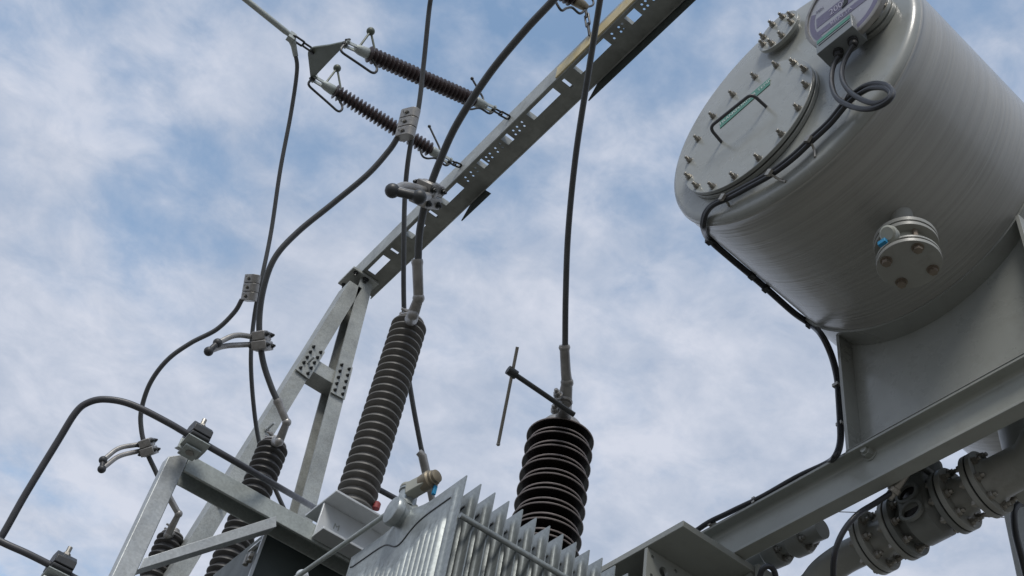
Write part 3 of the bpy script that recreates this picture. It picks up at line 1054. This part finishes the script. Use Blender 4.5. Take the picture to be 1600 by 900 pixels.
# valve with beige arm, bronze cap and blue tag
v0 = at(636, 764, D=2.96); v1 = at(672, 756, D=2.96); v2 = at(684, 750, D=2.96)
va = thing('radiator_valve', v0, 'beige lever valve with a bronze cap on top of the radiator header', 'valve')
A_ = nt_ + V((.006, -.012, -.014)); B_ = nt_ + V((.026, -.085, .0))
d = (B_ - A_).normalized()
sdv = d.cross(V((0, 0, 1))).normalized()
g = G()
u_ = sdv.cross(d).normalized()
g.prism([A_ - u_ * .022, B_ - u_ * .018, B_ + u_ * .016, A_ + u_ * .018], sdv * .034)
g.lathe([(-.006, .028), (.006, .028), (.010, .02)], nt_ + V((0, 0, .007)), (0, 0, 1), 20)
g.part('arm', 'valve', va, .004)
g = G()
e0 = B_ + sdv * .017
g.lathe([(-.03, .024), (.0, .026), (.004, .021), (.012, .021), (.014, .018), (.022, .018), (.025, .012)], e0, (d * .8 - V((0, 0.5, 0.0))).normalized(), 18)
g.part('bronze_cap', 'brass', va)
g = G(); tg = e0 + d * .012 + V((0, 0, -.03)) - sdv * .01; g.box((-.005, -.004, -.020), (.005, .004, .008), Matrix.Translation(tg)); g.part('tag', 'blue', va, .001)

# ------------------------------------------------------------------ black bushing
XK = 2.05
YK = XK / .683
zt = at(874, 664, D=XK / ray(874, 664).x).z
bus = thing('bushing', (XK, YK, 3.1), 'black porcelain bushing with wide sheds rising behind the radiator fins', 'bushing')


def big_shed(r0_, r1_, p):
    return [(0, r0_), (.10 * p, r0_), (.18 * p, r1_ * .80), (.22 * p, r1_ * .97), (.27 * p, r1_), (.36 * p, r1_ * .99), (.55 * p, r1_ * .70), (.80 * p, r0_ * 1.05), (p, r0_)]


pL, pS = .062, .036
me_big = sheds_mesh('shed', [(0, .085), (.008, .09), (.0115, .122), (.013, .137), (.018, .140), (.023, .135), (.031, .10), (.038, .085)], 'porcelain', 48)
me_sml = sheds_mesh('shed', [(0, .085), (.006, .09), (.009, .113), (.011, .124), (.016, .126), (.021, .122), (.029, .095), (.036, .085)], 'porcelain', 48)
ring_b = sheds_mesh('shed_rim', [(.0130, .1378), (.0145, .1394), (.0165, .1406), (.0185, .1405)], 'rim', 48)
ring_s = sheds_mesh('shed_rim', [(.0105, .1242), (.0120, .1255), (.0145, .1266), (.0165, .1264)], 'rim', 48)
zt -= .038
z = zt - .075
k = 0
while z > 3.75:
    big = k % 2 == 0
    s_ = inst(me_big if big else me_sml, 'shed', bus, (0, 0, z - 3.1))
    rr_ = inst(ring_b if big else ring_s, 'shed_rim', s_, (0, 0, 0))
    z -= .0355
    k += 1
G().cyl((XK, YK, 3.1), (XK, YK, zt - .02), .086, n=36).part('core', 'porcelain', bus)
g = G(); g.lathe([(0, .17), (.04, .17), (.045, .12), (.55, .11)], (XK, YK, 3.1), (0, 0, 1), 36); g.part('turret', 'paint', bus)
g = G(); g.lathe([(-.06, .09), (-.03, .094), (.0, .092), (.022, .078), (.040, .058), (.056, .046), (.085, .036), (.10, .036)], (XK, YK, zt), (0, 0, 1), 32); g.part('cap', 'alu', bus)
ts = [V((XK, YK, zt + .05)), pd(882, 628, 4.46), pd(886, 598, 4.46), pd(884, 580, 4.45), pd(882, 543, 4.44)]
g = G(); g.tube(ts, [.034, .030, .022, .020, .019], 16); g.ball(ts[2], .026); g.lathe([(-.01, .02), (0, .0235), (.01, .02)], ts[4], ts[4] - ts[3], 14)
g.lathe([(-.008, .03), (0, .033), (.008, .03)], ts[1], V((0, 0, 1)), 14)
for q in ((872, 617), (871, 632), (868, 642)):
    g.bolt(pd(*q, 4.42), (-.8, -.5, .1), .013, .014, .012)
g.part('terminal', 'alu', bus)
g = G(); g.tube([pd(797, 580, 4.30), pd(897, 648, 4.36)], .0105, 10); g.lathe([(-.02, .018), (.02, .018)], pd(800, 582, 4.3), pd(897, 648, 4.36) - pd(797, 580, 4.30), 12); g.part('arcing_arm', 'dark', bus)
g = G(); g.tube([pd(808.5, 542, 4.30), pd(778.5, 694, 4.30)], .0065, 10); g.ball(pd(778.5, 694, 4.30), .008, 8); g.part('arcing_rod', 'steel', bus)

# transformer tank under the bushing (below the picture)
g = G(); g.box((2.1, 2.62, .35), (5.6, 5.2, 2.9)); g.box((1.86, 2.58, 2.905), (5.7, 5.3, 2.93)); g.box((1.8, 2.75, 2.932), (2.3, 3.3, 3.095))
for k in range(5):
    g.box((2.3 + k * .7, 2.55, .4), (2.38 + k * .7, 2.615, 2.8))
g.solo('transformer_tank', 'paint', 'large grey transformer tank below the black bushing', 'transformer', bevel=.01)

# ------------------------------------------------------------------ channel beam, bracket and saddle
XC = 2.2
zbt, zbb = 3.943, 3.788
yl = 2.70
bm_ = thing('support_beam', (XC, 1.6, zbb), 'grey painted channel beam running under the round tank', 'beam')
prof = []
w_ = .052; fl = .010
r_f = .014
inner = [(0, zbt - fl)]
# (x, z) outline: toes towards -X, filleted inside corners
ol = [(0, zbt), (w_, zbt), (w_, zbb), (0, zbb), (0, zbb + fl)]
for i in range(6):
    a = i / 5 * PI / 2
    ol.append((w_ - .009 - r_f + r_f * math.sin(a), zbb + fl + r_f - r_f * math.cos(a)))
for i in range(6):
    a = i / 5 * PI / 2
    ol.append((w_ - .009 - r_f + r_f * math.cos(a), zbt - fl - r_f + r_f * math.sin(a)))
ol.append((0, zbt - fl))
g = G(); g.prism([(XC + x, yl, z) for x, z in ol], (0, -3.9, 0)); g.part('channel', 'beam', bm_, .0015)
bp = at(1360, 710, X=XC + w_ - .009)
g = G(); g.bolt(bp, (-1, 0, 0), .016, .02, .0); g.cyl(bp, bp + V((-.034, .0, 0)), .011, n=14); g.part('bolt', 'beam', bm_)

br = thing('end_bracket', (1.98, 2.17, 3.4), 'grey welded bracket with drilled plate carrying the left end of the channel beam', 'bracket')
g = G(); g.box((1.975, 2.155, zbb - .026), (2.75, 2.75, zbb - .003)); g.part('top_plate', 'beam', br, .002)
wpx = at(1012, 854, Z=zbb - .026)
y_w = wpx.y
xw = wpx.x
holes = []


def hole(px, py, r):
    c = at(px, py, Y=y_w)
    holes.append(circle((c.x, y_w, c.z), r, (1, 0, 0), (0, 0, 1), 18))


hole(1037, 894, .019); hole(1020, 870, .0065); hole(1018, 899, .0065); hole(1056, 892, .0065)
zl = 3.15
g = G(); g.prism([(xw, y_w, zbb - .028), (xw, y_w, zl), (2.7, y_w, zl), (2.7, y_w, zbb - .028)], (0, .014, 0), holes); g.part('drilled_plate', 'beam', br, .001)
g = G(); g.box((2.02, y_w + .016, zl), (2.7, 2.7, zbb - .12)); g.part('box_section', 'green', br)
g = G(); g.box((2.28, 2.162, zl), (2.292, y_w - .002, zbb - .028)); g.part('rib', 'beam', br, .001)
rp = at(1176, 872, Y=2.15)
g = G(); g.box((2.285, 2.137, zl), (2.40, 2.150, zbb - .004), None); g.part('end_plate', 'beam', br, .001)

# ------------------------------------------------------------------ conservator (the round tank)
A0 = V((2.2, 1.356, 4.837))
dx = V((1, .04, -.014)).normalized()
dy = V((-dx.y, dx.x, 0)).normalized()
dz = dx.cross(dy)
CM = Matrix.Translation(A0) @ Matrix((dx, dy, dz)).transposed().to_4x4()
CI = CM.inverted()
RC, T0 = .5, -.63


def L(t, y, z):
    return CM @ V((t, y, z))


def cap(px, py, t):
    """point of the cross-section plane t of the round tank"""
    r_ = ray(px, py)
    s = ((A0 + dx * t - CAM).dot(dx)) / r_.dot(dx)
    return CAM + r_ * s


def shellpt(px, py):
    """the point of a sight line nearest to the tank axis"""
    r_ = ray(px, py)
    w = A0 - CAM
    rp_ = r_ - dx * r_.dot(dx)
    wp_ = w - dx * w.dot(dx)
    return CAM + r_ * (wp_.dot(rp_) / rp_.dot(rp_))


con = thing('conservator_tank', A0, 'large grey round oil tank with bolted manhole and level gauge, on the channel beam', 'tank', mx=CM)
prof = [(T0, .002), (T0, .30), (T0 + .0015, .477)]
for i in range(1, 7):
    a = i / 6 * PI / 2
    prof.append((T0 + .0015 + .026 * (1 - math.cos(a)), .477 + .024 * math.sin(a)))
capg = G(); capg.lathe(prof, A0, dx, 128, close=False)
capg.part('end_cap', 'paint', con, smooth=60)
g = G(); g.lathe([(T0 + .028, .4995), (T0 + .031, .5025), (T0 + .036, .5025), (T0 + .039, .4995)] + [(T0 + .06 + i * .1, .5) for i in range(40)] + [(3.4, .002)], A0, dx, 128, close=False)
g.part('shell', 'shell', con, smooth=60)
# manhole cover with gasket, 16 studs, lifting handle and name plate
MY, MZ = .1285, -.0855
g = G(); g.lathe([(0, .272), (.014, .272)], L(T0 - .016, MY, MZ), dx, 96); g.part('manhole_ring', 'paint', con, .0015)
g = G(); g.lathe([(0, .265), (.004, .265)], L(T0 - .0215, MY, MZ), dx, 96); g.part('gasket', 'gasket', con)
g = G(); g.lathe([(0, .270), (.0015, .2715), (.012, .2715)], L(T0 - .0345, MY, MZ), dx, 96); mh = g.part('manhole_cover', 'paint', con)
bg_ = G(); bg_.bolt((0, 0, 0), (-1, 0, 0), .0088, .010, .011); bme = bg_.mesh('bolt', 'steel')
for k in range(16):
    a = math.radians(9.6 + 22.5 * k)
    o = inst(bme, 'bolt', con, (T0 - .0345, MY + .2516 * math.cos(a), MZ + .2516 * math.sin(a)), (random.random() * 1.0, 0, 0))
h = [(T0 - .034, .232, -.078), (T0 - .098, .228, -.066), (T0 - .098, .046, -.060), (T0 - .034, .041, -.071)]
g = G(); g.tube(rounded([L(*q) for q in h], .022, 6), .0057, 12); g.part('handle', 'sheath', con)
lab = [(.240, .010), (.023, .044), (.0235, .084), (.242, .066)]
g = G(); g.prism([L(T0 - .0352, *q) for q in lab], dx * -.0015); lb = g.part('name_plate', 'label', con)
lx = V((0, lab[1][0] - lab[0][0], lab[1][1] - lab[0][1])).normalized()
me = text_mesh('lettering', 'TRANSFORMER TEMP', .0238, 'white', .0003)
lz = V((-1, 0, 0)).cross(lx)
q = Matrix((lx, lz, V((-1, 0, 0)))).transposed().to_4x4()
o = inst(me, 'lettering', lb, (0, 0, 0))
o.matrix_local = Matrix.Translation(V((T0 - .0372, .1315, .0505))) @ q
# small blanked nozzle above the manhole
SY, SZ = -.012, .362
g = G(); g.lathe([(0, .088), (.014, .088), (.016, .07), (.04, .07)], L(T0 - .032, SY, SZ), dx, 48); g.part('nozzle_flange', 'paint', con, .001)
for a in (20, 70, 110, 160, 200, 250, 290, 340):
    a = math.radians(a + 3)
    inst(bme, 'bolt', con, (T0 - .032, SY + .066 * math.cos(a), SZ + .066 * math.sin(a)))
# level gauge: flange, body and tilted dial, junction box under it
GY, GZ = -.355, .015
g = G(); g.lathe([(0, .082), (.012, .082), (.013, .074), (.017, .074), (.018, .084), (.034, .084)], L(T0 - .034, GY, GZ), dx, 48); gf = g.part('gauge_flange', 'paint', con, .001)
for a in (200, 245, 290, 335, 20, 65, 110, 155):
    a = math.radians(a)
    o = inst(bme, 'bolt', con, (T0 - .034, GY + .066 * math.cos(a), GZ + .066 * math.sin(a)))
dn = (dx * -1 + dz * -.22).normalized()
dc = L(T0 - .108, -.328, .02)
g = G(); g.lathe([(0, .05), (.045, .06), (.06, .145), (.064, .148), (.082, .148), (.084, .144), (.0842, .136), (.078, .1355)], dc - dn * .085, dn, 72, close=False)
gb = g.part('gauge_housing', 'alu', con, smooth=30)
g = G(); g.lathe([(0, .1355), (.002, .1355)], dc - dn * .0085, dn, 64); df = g.part('dial', 'dialface', con)
du = dy * -1                              # reading direction on the dial, left to right
dv = (dn.cross(du)).normalized() * 1
if dv.dot(dz) < 0:
    dv = -dv


def dial_pt(u, v, w=0.0):
    return dc - dn * (.0063 - w) + du * u + dv * v


def sector(r0_, r1_, a0, a1, n=24):
    out_ = [dial_pt(r1_ * math.cos(math.radians(a0 + (a1 - a0) * i / n)), r1_ * math.sin(math.radians(a0 + (a1 - a0) * i / n))) for i in range(n + 1)]
    inn = [dial_pt(r0_ * math.cos(math.radians(a1 - (a1 - a0) * i / n)), r0_ * math.sin(math.radians(a1 - (a1 - a0) * i / n))) for i in range(n + 1)]
    return out_ + inn


g = G(); g.prism(sector(.112, .130, 150, 390), dn * .0006); g.part('dial_scale', 'dialink', df)
g = G(); g.prism([dial_pt(-.108, -.005), dial_pt(.108, -.005), dial_pt(.100, .035), dial_pt(-.100, .035)], dn * .0007); g.part('dial_band', 'dialink', df)
g = G(); g.prism([dial_pt(-.109, -.045), dial_pt(.109, -.045), dial_pt(.110, -.022), dial_pt(-.110, -.022)], dn * .0009); g.part('dial_band', 'dialink', df)
RM = Matrix((du, dv, du.cross(dv))).transposed().to_4x4()
for body, u, v, sz in (('KRAFTA', -.02, -.033, .022), ('2000', -.02, .014, .034), ('MAX', .06, .06, .016), ('MIN', -.08, .06, .016)):
    me = text_mesh('lettering', body, sz, 'dialtext' if sz > .02 else 'dialink', .0003)
    o = inst(me, 'lettering', df, (0, 0, 0))
    o.matrix_local = CI @ (Matrix.Translation(dial_pt(u, v, .0016)) @ RM)
g = G(); g.prism([dial_pt(-.01, -.005), dial_pt(.012, .0), dial_pt(.05, .1)], dn * .003); g.part('pointer', 'dark', df)
g = G(); g.prism([L(T0 - .03, -.212, -.13), L(T0 - .03, -.345, -.123), L(T0 - .03, -.345, -.045), L(T0 - .03, -.212, -.052)], dx * -.07); jb = g.part('junction_box', 'box', con, .002)
g = G(); g.prism([L(T0 - .1002, -.217, -.078), L(T0 - .1002, -.340, -.071), L(T0 - .1002, -.340, -.052), L(T0 - .1002, -.217, -.059)], dx * -.0012); g.part('box_label', 'label', jb)
g = G(); g.prism([L(T0 - .1002, -.222, -.092), L(T0 - .1002, -.338, -.0855), L(T0 - .1002, -.338, -.0825), L(T0 - .1002, -.222, -.089)], dx * -.001); g.part('lid_joint', 'gasket', jb)
gl = []
for yg in (-.262, -.316):
    g = G(); c = L(T0 - .062, yg, -.126); g.lathe([(0, .016), (.012, .016), (.013, .0125), (.028, .0125), (.032, .009)], c, -dz, 16); g.part('cable_gland', 'gasket', jb); gl.append(c - dz * .03)

# drain valve hanging under the shell
dvx, dvy = None, None
nk = shellpt(1412, 335)
c2 = at(1421, 414, D=3.20)
tv = CI @ c2
zs = -math.sqrt(RC ** 2 - tv.y ** 2)
dvt = thing('drain_valve', c2, 'round grey drain valve with a bolted blank flange hanging under the tank', 'valve', mx=Matrix.Translation(c2))
top = L(tv.x, tv.y, zs + .02)
g = G(); g.cyl(top, c2 + V((0, 0, .10)), .032, n=24); g.lathe([(0, .05), (.012, .036), (.03, .033)], c2 + V((0, 0, .118)), (0, 0, 1), 24); g.part('neck', 'pipe', dvt)
g = G(); g.lathe([(0, .089), (.015, .089)], c2 + V((0, 0, .094)), (0, 0, 1), 56); g.lathe([(0, .086), (.006, .086)], c2 + V((0, 0, .087)), (0, 0, 1), 56); g.lathe([(0, .089), (.012, .089)], c2 + V((0, 0, .074)), (0, 0, 1), 56); g.part('upper_flange', 'pipe', dvt, .001)
g = G(); g.cyl(c2 + V((0, 0, .018)), c2 + V((0, 0, .076)), .062, n=36); g.part('valve_body', 'valve', dvt)
g = G(); g.lathe([(0, .089), (.013, .089)], c2, (0, 0, 1), 56); g.lathe([(0, .085), (.004, .085)], c2 + V((0, 0, .0135)), (0, 0, 1), 56); g.lathe([(0, .089), (.008, .089)], c2 + V((0, 0, .018)), (0, 0, 1), 56); g.part('blank_flange', 'pipe', dvt, .001)
for a in (58, 148, 238, 328):
    a = math.radians(a)
    p = c2 + V((.066 * math.cos(a), .066 * math.sin(a), 0))
    g = G(); g.bolt(p, (0, 0, -1), .0115, .012); g.cyl(p, p + V((0, 0, .075)), .008, n=10); g.bolt(p + V((0, 0, .026)), (0, 0, 1), .0115, .012); g.part('bolt', 'rusty', dvt)
kb = at(1392, 366, D=3.02)
g = G(); g.lathe([(-.02, .016), (.0, .018), (.006, .023), (.02, .023), (.024, .018)], kb, (CAM - kb).normalized() + V((-.5, .3, 0)), 18); g.part('handwheel', 'valve', dvt)
kb = at(1379, 379, D=3.0)
g = G(); g.box((-.006, -.012, -.007), (.006, .012, .007), Matrix.Translation(kb)); g.part('tag', 'blue', dvt, .001)

# saddle under the tank
sad = thing('saddle', (2.26, 1.34, zbt), 'grey welded saddle plate holding the round tank on the channel beam', 'saddle')
yL, yR = 1.68, 1.0
xw_ = 2.262
ar = []
nA = 24
for i in range(nA + 1):
    y = yR + (yL - yR) * i / nA
    ly = y - (A0.y + .04 * .06)
    ar.append((xw_, y, A0.z - math.sqrt(max(RC ** 2 - ly ** 2, 0)) - .008))
g = G(); g.prism([(xw_, yR, zbt + .002)] + ar + [(xw_, yL, zbt + .002)], (.012, 0, 0)); g.part('web_plate', 'paint', sad, .001)
for y, s in ((yL, 1), (yR, -1)):
    ly = y - A0.y
    ztop_ = A0.z - math.sqrt(RC ** 2 - ly ** 2) - .012
    if s > 0:
        ztop_ = 4.452
    g = G(); g.prism([(XC, y, zbt + .002), (XC + .16, y, zbt + .002), (XC + .16, y, ztop_), (XC, y, ztop_)], (0, s * .012, 0)); g.part('flange', 'paint', sad, .001)
g = G(); g.box((XC - .002, yR - .02, zbt + .0005), (XC + .16, yL + .013, zbt + .0018)); g.part('base_plate', 'paint', sad)
g = G()
nb = 40
vs = []
for i in range(nb + 1):
    a = math.radians(-90 - 62 + 124 * i / nb)
    for (t, r) in ((0.0, .5005), (0.0, .509), (.32, .509), (.32, .5005)):
        vs.append(L(t, r * math.cos(a), r * math.sin(a)))
fs = []
for i in range(nb):
    for j in range(4):
        k2 = (j + 1) % 4
        fs.append((i * 4 + j, i * 4 + k2, (i + 1) * 4 + k2, (i + 1) * 4 + j))
fs += [(0, 1, 2, 3), (nb * 4, nb * 4 + 3, nb * 4 + 2, nb * 4 + 1)]
g.add(vs, fs); g.part('wrap_plate', 'paint', sad)

# ------------------------------------------------------------------ gauge cables along the tank and the beam
z5 = lambda x, y: (1240 + x / 5, y / 5)
z6 = lambda x, y: (1040 + x / 2.8125, y / 2.8125)
z3 = lambda x, y: (1040 + x / 3, 240 + y / 3)
z7 = lambda x, y: (1060 + x / 2.046, 280 + y / 2.046)
tcp = T0 - .03


def cable_path(start, loop, off):
    pts = [start] + [cap(*z5(x, y), tcp - .03 + .03 * i / len(loop)) for i, (x, y) in enumerate(loop)]
    o_ = V((off, off, 0))
    for (x, y) in ((720, 540), (640, 615), (560, 690), (460, 765), (350, 826), (275, 866)):
        a, b = z6(x + off * 9, y + off * 10)
        pts.append(cap(a, b, tcp + .006))
    for (x, y), t in zip(((225, 238), (192, 272), (178, 312), (178, 352)), (tcp, tcp + .01, tcp + .03, tcp + .06)):
        a, b = z3(x + off * 7, y + off * 4)
        pts.append(cap(a, b, t))
    for (x, y) in ((205, 402), (300, 487), (400, 570), (470, 630), (600, 745), (680, 800)):
        a, b = z3(x + off * 6, y - off * 8)
        pts.append(shellpt(a, b))
    for (x, y) in ((1284, 524), (1299, 555), (1308, 590), (1311, 625), (1313, 660), (1313, 690), (1306, 712)):
        pts.append(at(x + off * 3.5, y, Y=1.712 - off * .002))
    for (x, y) in ((1290, 726), (1245, 747), (1190, 778), (1140, 802), (1092, 828)):
        pts.append(at(x, y + off * 1.5 - 1.5, Z=zbt + .012))
    pts.append(pts[-1] + V((.04, .25, -.02)))
    pts.append(pts[-1] + V((.15, .35, -.4)))
    return pts


loopA = [(318, 500), (298, 580), (300, 670), (335, 760), (420, 820), (540, 852), (650, 840), (745, 785), (775, 725), (730, 668), (640, 652), (550, 675), (470, 730), (395, 800)]
loopB = [(432, 410), (392, 490), (375, 570), (395, 655), (460, 735), (560, 790), (655, 808), (735, 775), (758, 728), (705, 688), (610, 688), (535, 722), (460, 775), (400, 835)]
for st, lp, off, lab_ in ((gl[0], loopA, -.5, 'black gauge cable from the lower-left gland of the junction box, outer turn of the loop'),
                          (gl[1], loopB, .5, 'black gauge cable from the right gland of the junction box, inner turn of the loop')):
    g = G(); g.tube(spline(cable_path(st, lp, off), 7), .0078, 10)
    g.solo('gauge_cable', 'rubber', lab_, 'cable', 'black cables running along the round tank')
# clips: a small steel strap and a stud to the tank
for i, (p, q) in enumerate([(z6(795, 437), z6(815, 452)), (z6(634, 618), z6(657, 690)), (z6(462, 766), z6(528, 798)), (z6(257, 874), z6(277, 905))]):
    a, b = cap(*p, tcp), cap(*q, T0 + .0)
    g = G(); g.tube(rounded([a, lerp(a, b, .4) + dx * .012, b], .02), .004, 8)
    g.box((-.005, -.009, -.011), (.005, .009, .011), Matrix.Translation(a - dx * .008) @ Matrix((dx, dy, dz)).transposed().to_4x4() @ Matrix.Rotation(.7, 4, 'X'))
    g.part('cable_clip', 'steel', con)
for p, q in [(z3(205, 408), z3(222, 340)), (z3(405, 572), z3(458, 535)), (z3(470, 632), z3(492, 565)), (z3(675, 800), z3(722, 760))]:
    a = shellpt(*p)
    lo_ = CI @ a
    rr_ = math.hypot(lo_.y, lo_.z)
    b = L(lo_.x - .0, lo_.y * .498 / rr_, lo_.z * .498 / rr_)
    g = G(); g.tube([a, b], .0045, 8); g.ball(a, .012, 10)
    g.box((-.010, -.011, -.011), (.010, .011, .011), Matrix.Translation(a) @ Matrix((dx, dy, dz)).transposed().to_4x4())
    g.part('cable_clip', 'dark', con)
for y_, zc in ((1.705, 4.30), (1.705, 4.09)):
    a = at(*((1309, 603) if zc > 4.2 else (1315, 664)), Y=1.712)
    g = G(); g.box((-.014, -.01, -.006), (.02, .012, .006), Matrix.Translation(a)); g.part('cable_clip', 'steel', sad)
for q in ((1254, 745), (1180, 783), (1112, 818)):
    a = at(*q, Z=zbt + .012)
    g = G(); g.box((-.012, -.006, -.012), (.02, .006, .010), Matrix.Translation(a)); g.part('cable_clip', 'steel', bm_)

# ------------------------------------------------------------------ oil pipe with relay and bolted flanges
XP = 2.45
F = [at(*q, X=XP) for q in ((1367, 848), (1411, 824), (1492, 783), (1540, 757))]
pdir = (F[3] - F[0]).normalized()
s0 = [(f - F[0]).dot(pdir) for f in F]


def PP(s):
    return F[0] + pdir * s


t = thing('oil_pipe', PP(0), 'grey oil pipe with two bellows pieces and bolted round flanges below the channel beam', 'pipe')
el = [PP(s0[0] - .03), PP(s0[0] - .14), PP(s0[0] - .21) + V((0, .02, -.03)), PP(s0[0] - .24) + V((0, .03, -.12)), PP(s0[0] - .25) + V((0, .03, -.6)), PP(s0[0] - .25) + V((0, .03, -.8))]
g = G(); g.tube(spline(el, 6), .049, 28); g.part('elbow', 'pipe', t)
RFL = .098
for i, s in enumerate(s0):
    for k, (a, b) in enumerate(((-.019, -.003), (.003, .019))):
        g = G(); g.lathe([(a, RFL - .001), (a + .001, RFL), (b - .001, RFL), (b, RFL - .001)], PP(s), pdir, 56); fl_ = g.part('flange', 'pipe' if (i in (0, 3) or (i == 1 and k == 0) or (i == 2 and k == 1)) else 'cast', t)
    g = G(); g.lathe([(-.0025, RFL - .004), (.0025, RFL - .004)], PP(s), pdir, 56, close=False); g.part('gasket', 'gasket', t)
    s1 = pdir.orthogonal().normalized(); s2 = pdir.cross(s1)
    for k in range(8):
        a = (k + .5) * PI / 4
        p = PP(s) + (s1 * math.cos(a) + s2 * math.sin(a)) * .078
        g = G(); g.bolt(p + pdir * .019, pdir, .0105, .011, .009); g.part('nut', 'steel', t)
        g = G(); g.bolt(p - pdir * .019, -pdir, .0105, .011, .006); g.part('bolt', 'steel', t)
for a, b in ((s0[0], s0[1]), (s0[2], s0[3])):
    g = G(); g.lathe([(a + .018, .062), (a + .03, .056), ((a + b) / 2, .054), (b - .03, .056), (b - .018, .062)], PP(0), pdir, 32, close=False); g.part('spool', 'pipe', t)
end = PP(s0[3] + .02)
g = G(); g.lathe([(0, .075), (.02, .062), (.12, .060), (.16, .085), (.5, .09)], end, pdir, 32); g.part('outlet', 'pipe', t)
jx = PP(s0[3] + .13)
g = G(); g.cyl(jx + V((.10, .0, -.02)), jx + V((.10, 0, .62)), .10, n=36); g.part('riser', 'pipe', t)

rel = thing('gas_relay', PP(.5 * (s0[1] + s0[2])), 'dark cast gas relay with two oval windows between the pipe flanges', 'relay')
m0, m1 = s0[1] + .019, s0[2] - .019
mc = PP((m0 + m1) / 2)
upn = (V((0, 0, 1)) - pdir * pdir.z).normalized()
sidn = pdir.cross(upn).normalized()
if sidn.x > 0:
    sidn = -sidn                           # towards -X, the side that is seen
hl = (m1 - m0) / 2
g = G(); g.lathe([(0, .06), (hl * .35, .07), (hl * .5, .084), (hl * 1.5, .084), (hl * 1.65, .07), (2 * hl, .06)], PP(m0), pdir, 36); g.part('body', 'cast', rel)
BX = Matrix((pdir, sidn, upn)).transposed().to_4x4()
g = G(); g.box((-hl * .72, -.062, -.04), (hl * .72, .078, .098), Matrix.Translation(mc) @ BX); g.part('housing', 'cast', rel, .010)
g = G(); g.box((-hl * .85, -.07, .099), (hl * .85, .086, .118), Matrix.Translation(mc) @ BX); g.part('lid', 'cast', rel, .004)
for k, (u, v) in enumerate(((-.004, .030), (-.0, -.036))):
    g = G()
    c = mc + pdir * u + upn * v + sidn * .078
    ring = []
    g2 = [[c + pdir * (rx * math.cos(2 * PI * i / 28)) + upn * (ry * math.sin(2 * PI * i / 28)) for i in range(28)] for rx, ry in ((.040, .033), (.030, .024))]
    g.prism(g2[0], sidn * .014, [g2[1]])
    rim_ = g.part('window_frame', 'cast', rel, .002)
    g = G(); g.prism(g2[1], sidn * .002); g.part('pane', 'porcelain', rim_)
g = G(); g.lathe([(0, .04), (.02, .042), (.05, .042), (.054, .034)], PP((m0 + m1) / 2 + .03) + upn * .118, upn, 24); g.part('terminal_head', 'cast', rel)
for u in (-.06, .06):
    for v in (-.05, .07):
        g = G(); g.bolt(mc + pdir * u * .9 + sidn * v + upn * .118, upn, .009, .009, .012); g.part('bolt', 'steel', rel)
gc = at(1400, 762, D=3.30)
gdir = (at(1394, 770, D=3.30) - gc).normalized()
g = G(); g.lathe([(-.05, .012), (0, .014), (.002, .019), (.016, .019), (.018, .014), (.036, .014), (.04, .010)], gc - gdir * .0, gdir, 16); g.part('cable_gland', 'steel', rel)
g = G(); g.tube(spline([pd(*p) for p in ((1397, 767, 3.30), (1388, 773, 3.29), (1368, 786, 3.26), (1340, 804, 3.2), (1318, 830, 3.17), (1305, 862, 3.15), (1302, 898, 3.15), (1306, 940, 3.15))], 6), .0085, 12)
g.solo('relay_cable', 'rubber', 'black cable curving down from the gas relay across the pipe elbow', 'cable')

# two small flanges of a second pipe under the left part of the beam
sf = thing('small_pipe', at(1230, 855, X=2.42), 'short grey pipe piece with two bolted flanges tucked under the beam beside the bracket', 'pipe')
fa, fb = at(1212, 858, X=2.42), at(1248, 842, X=2.42)
d = (fb - fa).normalized()
g = G(); g.cyl(fa - d * .4, fb + d * .1, .035, n=24); g.part('tube', 'pipe', sf)
for f_, r in ((fa, .062), (fb, .058)):
    g = G(); g.lathe([(-.03, r * .9), (-.022, r), (.02, r), (.03, r * .92)], f_, d, 36); ff = g.part('flange', 'pipe', sf)
    s1 = d.orthogonal().normalized(); s2 = d.cross(s1)
    for k in range(6):
        a = k * PI / 3
        g = G(); g.bolt(f_ + d * .03 + (s1 * math.cos(a) + s2 * math.sin(a)) * r * .7, d, .009, .010, .008); g.part('bolt', 'steel', ff)
g = G(); g.tube(spline([pd(*p) for p in ((1186, 905, 3.4), (1192, 889, 3.4), (1202, 885, 3.4), (1210, 893, 3.4), (1214, 912, 3.4))], 6), .009, 10)
g.solo('cable_loop', 'rubber', 'small loop of black cable by the bracket at the bottom edge', 'cable')

# column at the right edge with its cable
pc_ = at(1608, 790, D=3.9)
g = G(); g.box((pc_.x, pc_.y - .02, 0), (pc_.x + .14, pc_.y + .10, pc_.z + .30))
g.solo('steel_column', 'paint', 'grey-green steel column at the right edge below the pipe', 'column', bevel=.004)
g = G(); g.tube(spline([pd(*p) for p in ((1600, 786, 3.7), (1589, 790, 3.68), (1584, 805, 3.66), (1587, 835, 3.64), (1596, 870, 3.62), (1606, 910, 3.6))], 6), .011, 12)
g.solo('column_cable', 'rubber', 'short black cable hanging beside the steel column at the right edge', 'cable')
# thin wire far away
g = G(); g.tube([pd(1290, 799, 26), pd(1440, 804, 26)], .012, 6)
g.v = g.v
g.tube([pd(900, 786, 26), pd(1290, 799, 26)], .012, 6)
w0_, w1_ = pd(1290, 799, 26), pd(1440, 804, 26)
dd = (w1_ - w0_).normalized()
g = G(); g.tube([w0_ - dd * .8, w1_ + dd * 12], .012, 6)
g.solo('distant_wire', 'wire', 'thin distant wire seen under the channel beam', 'wire')
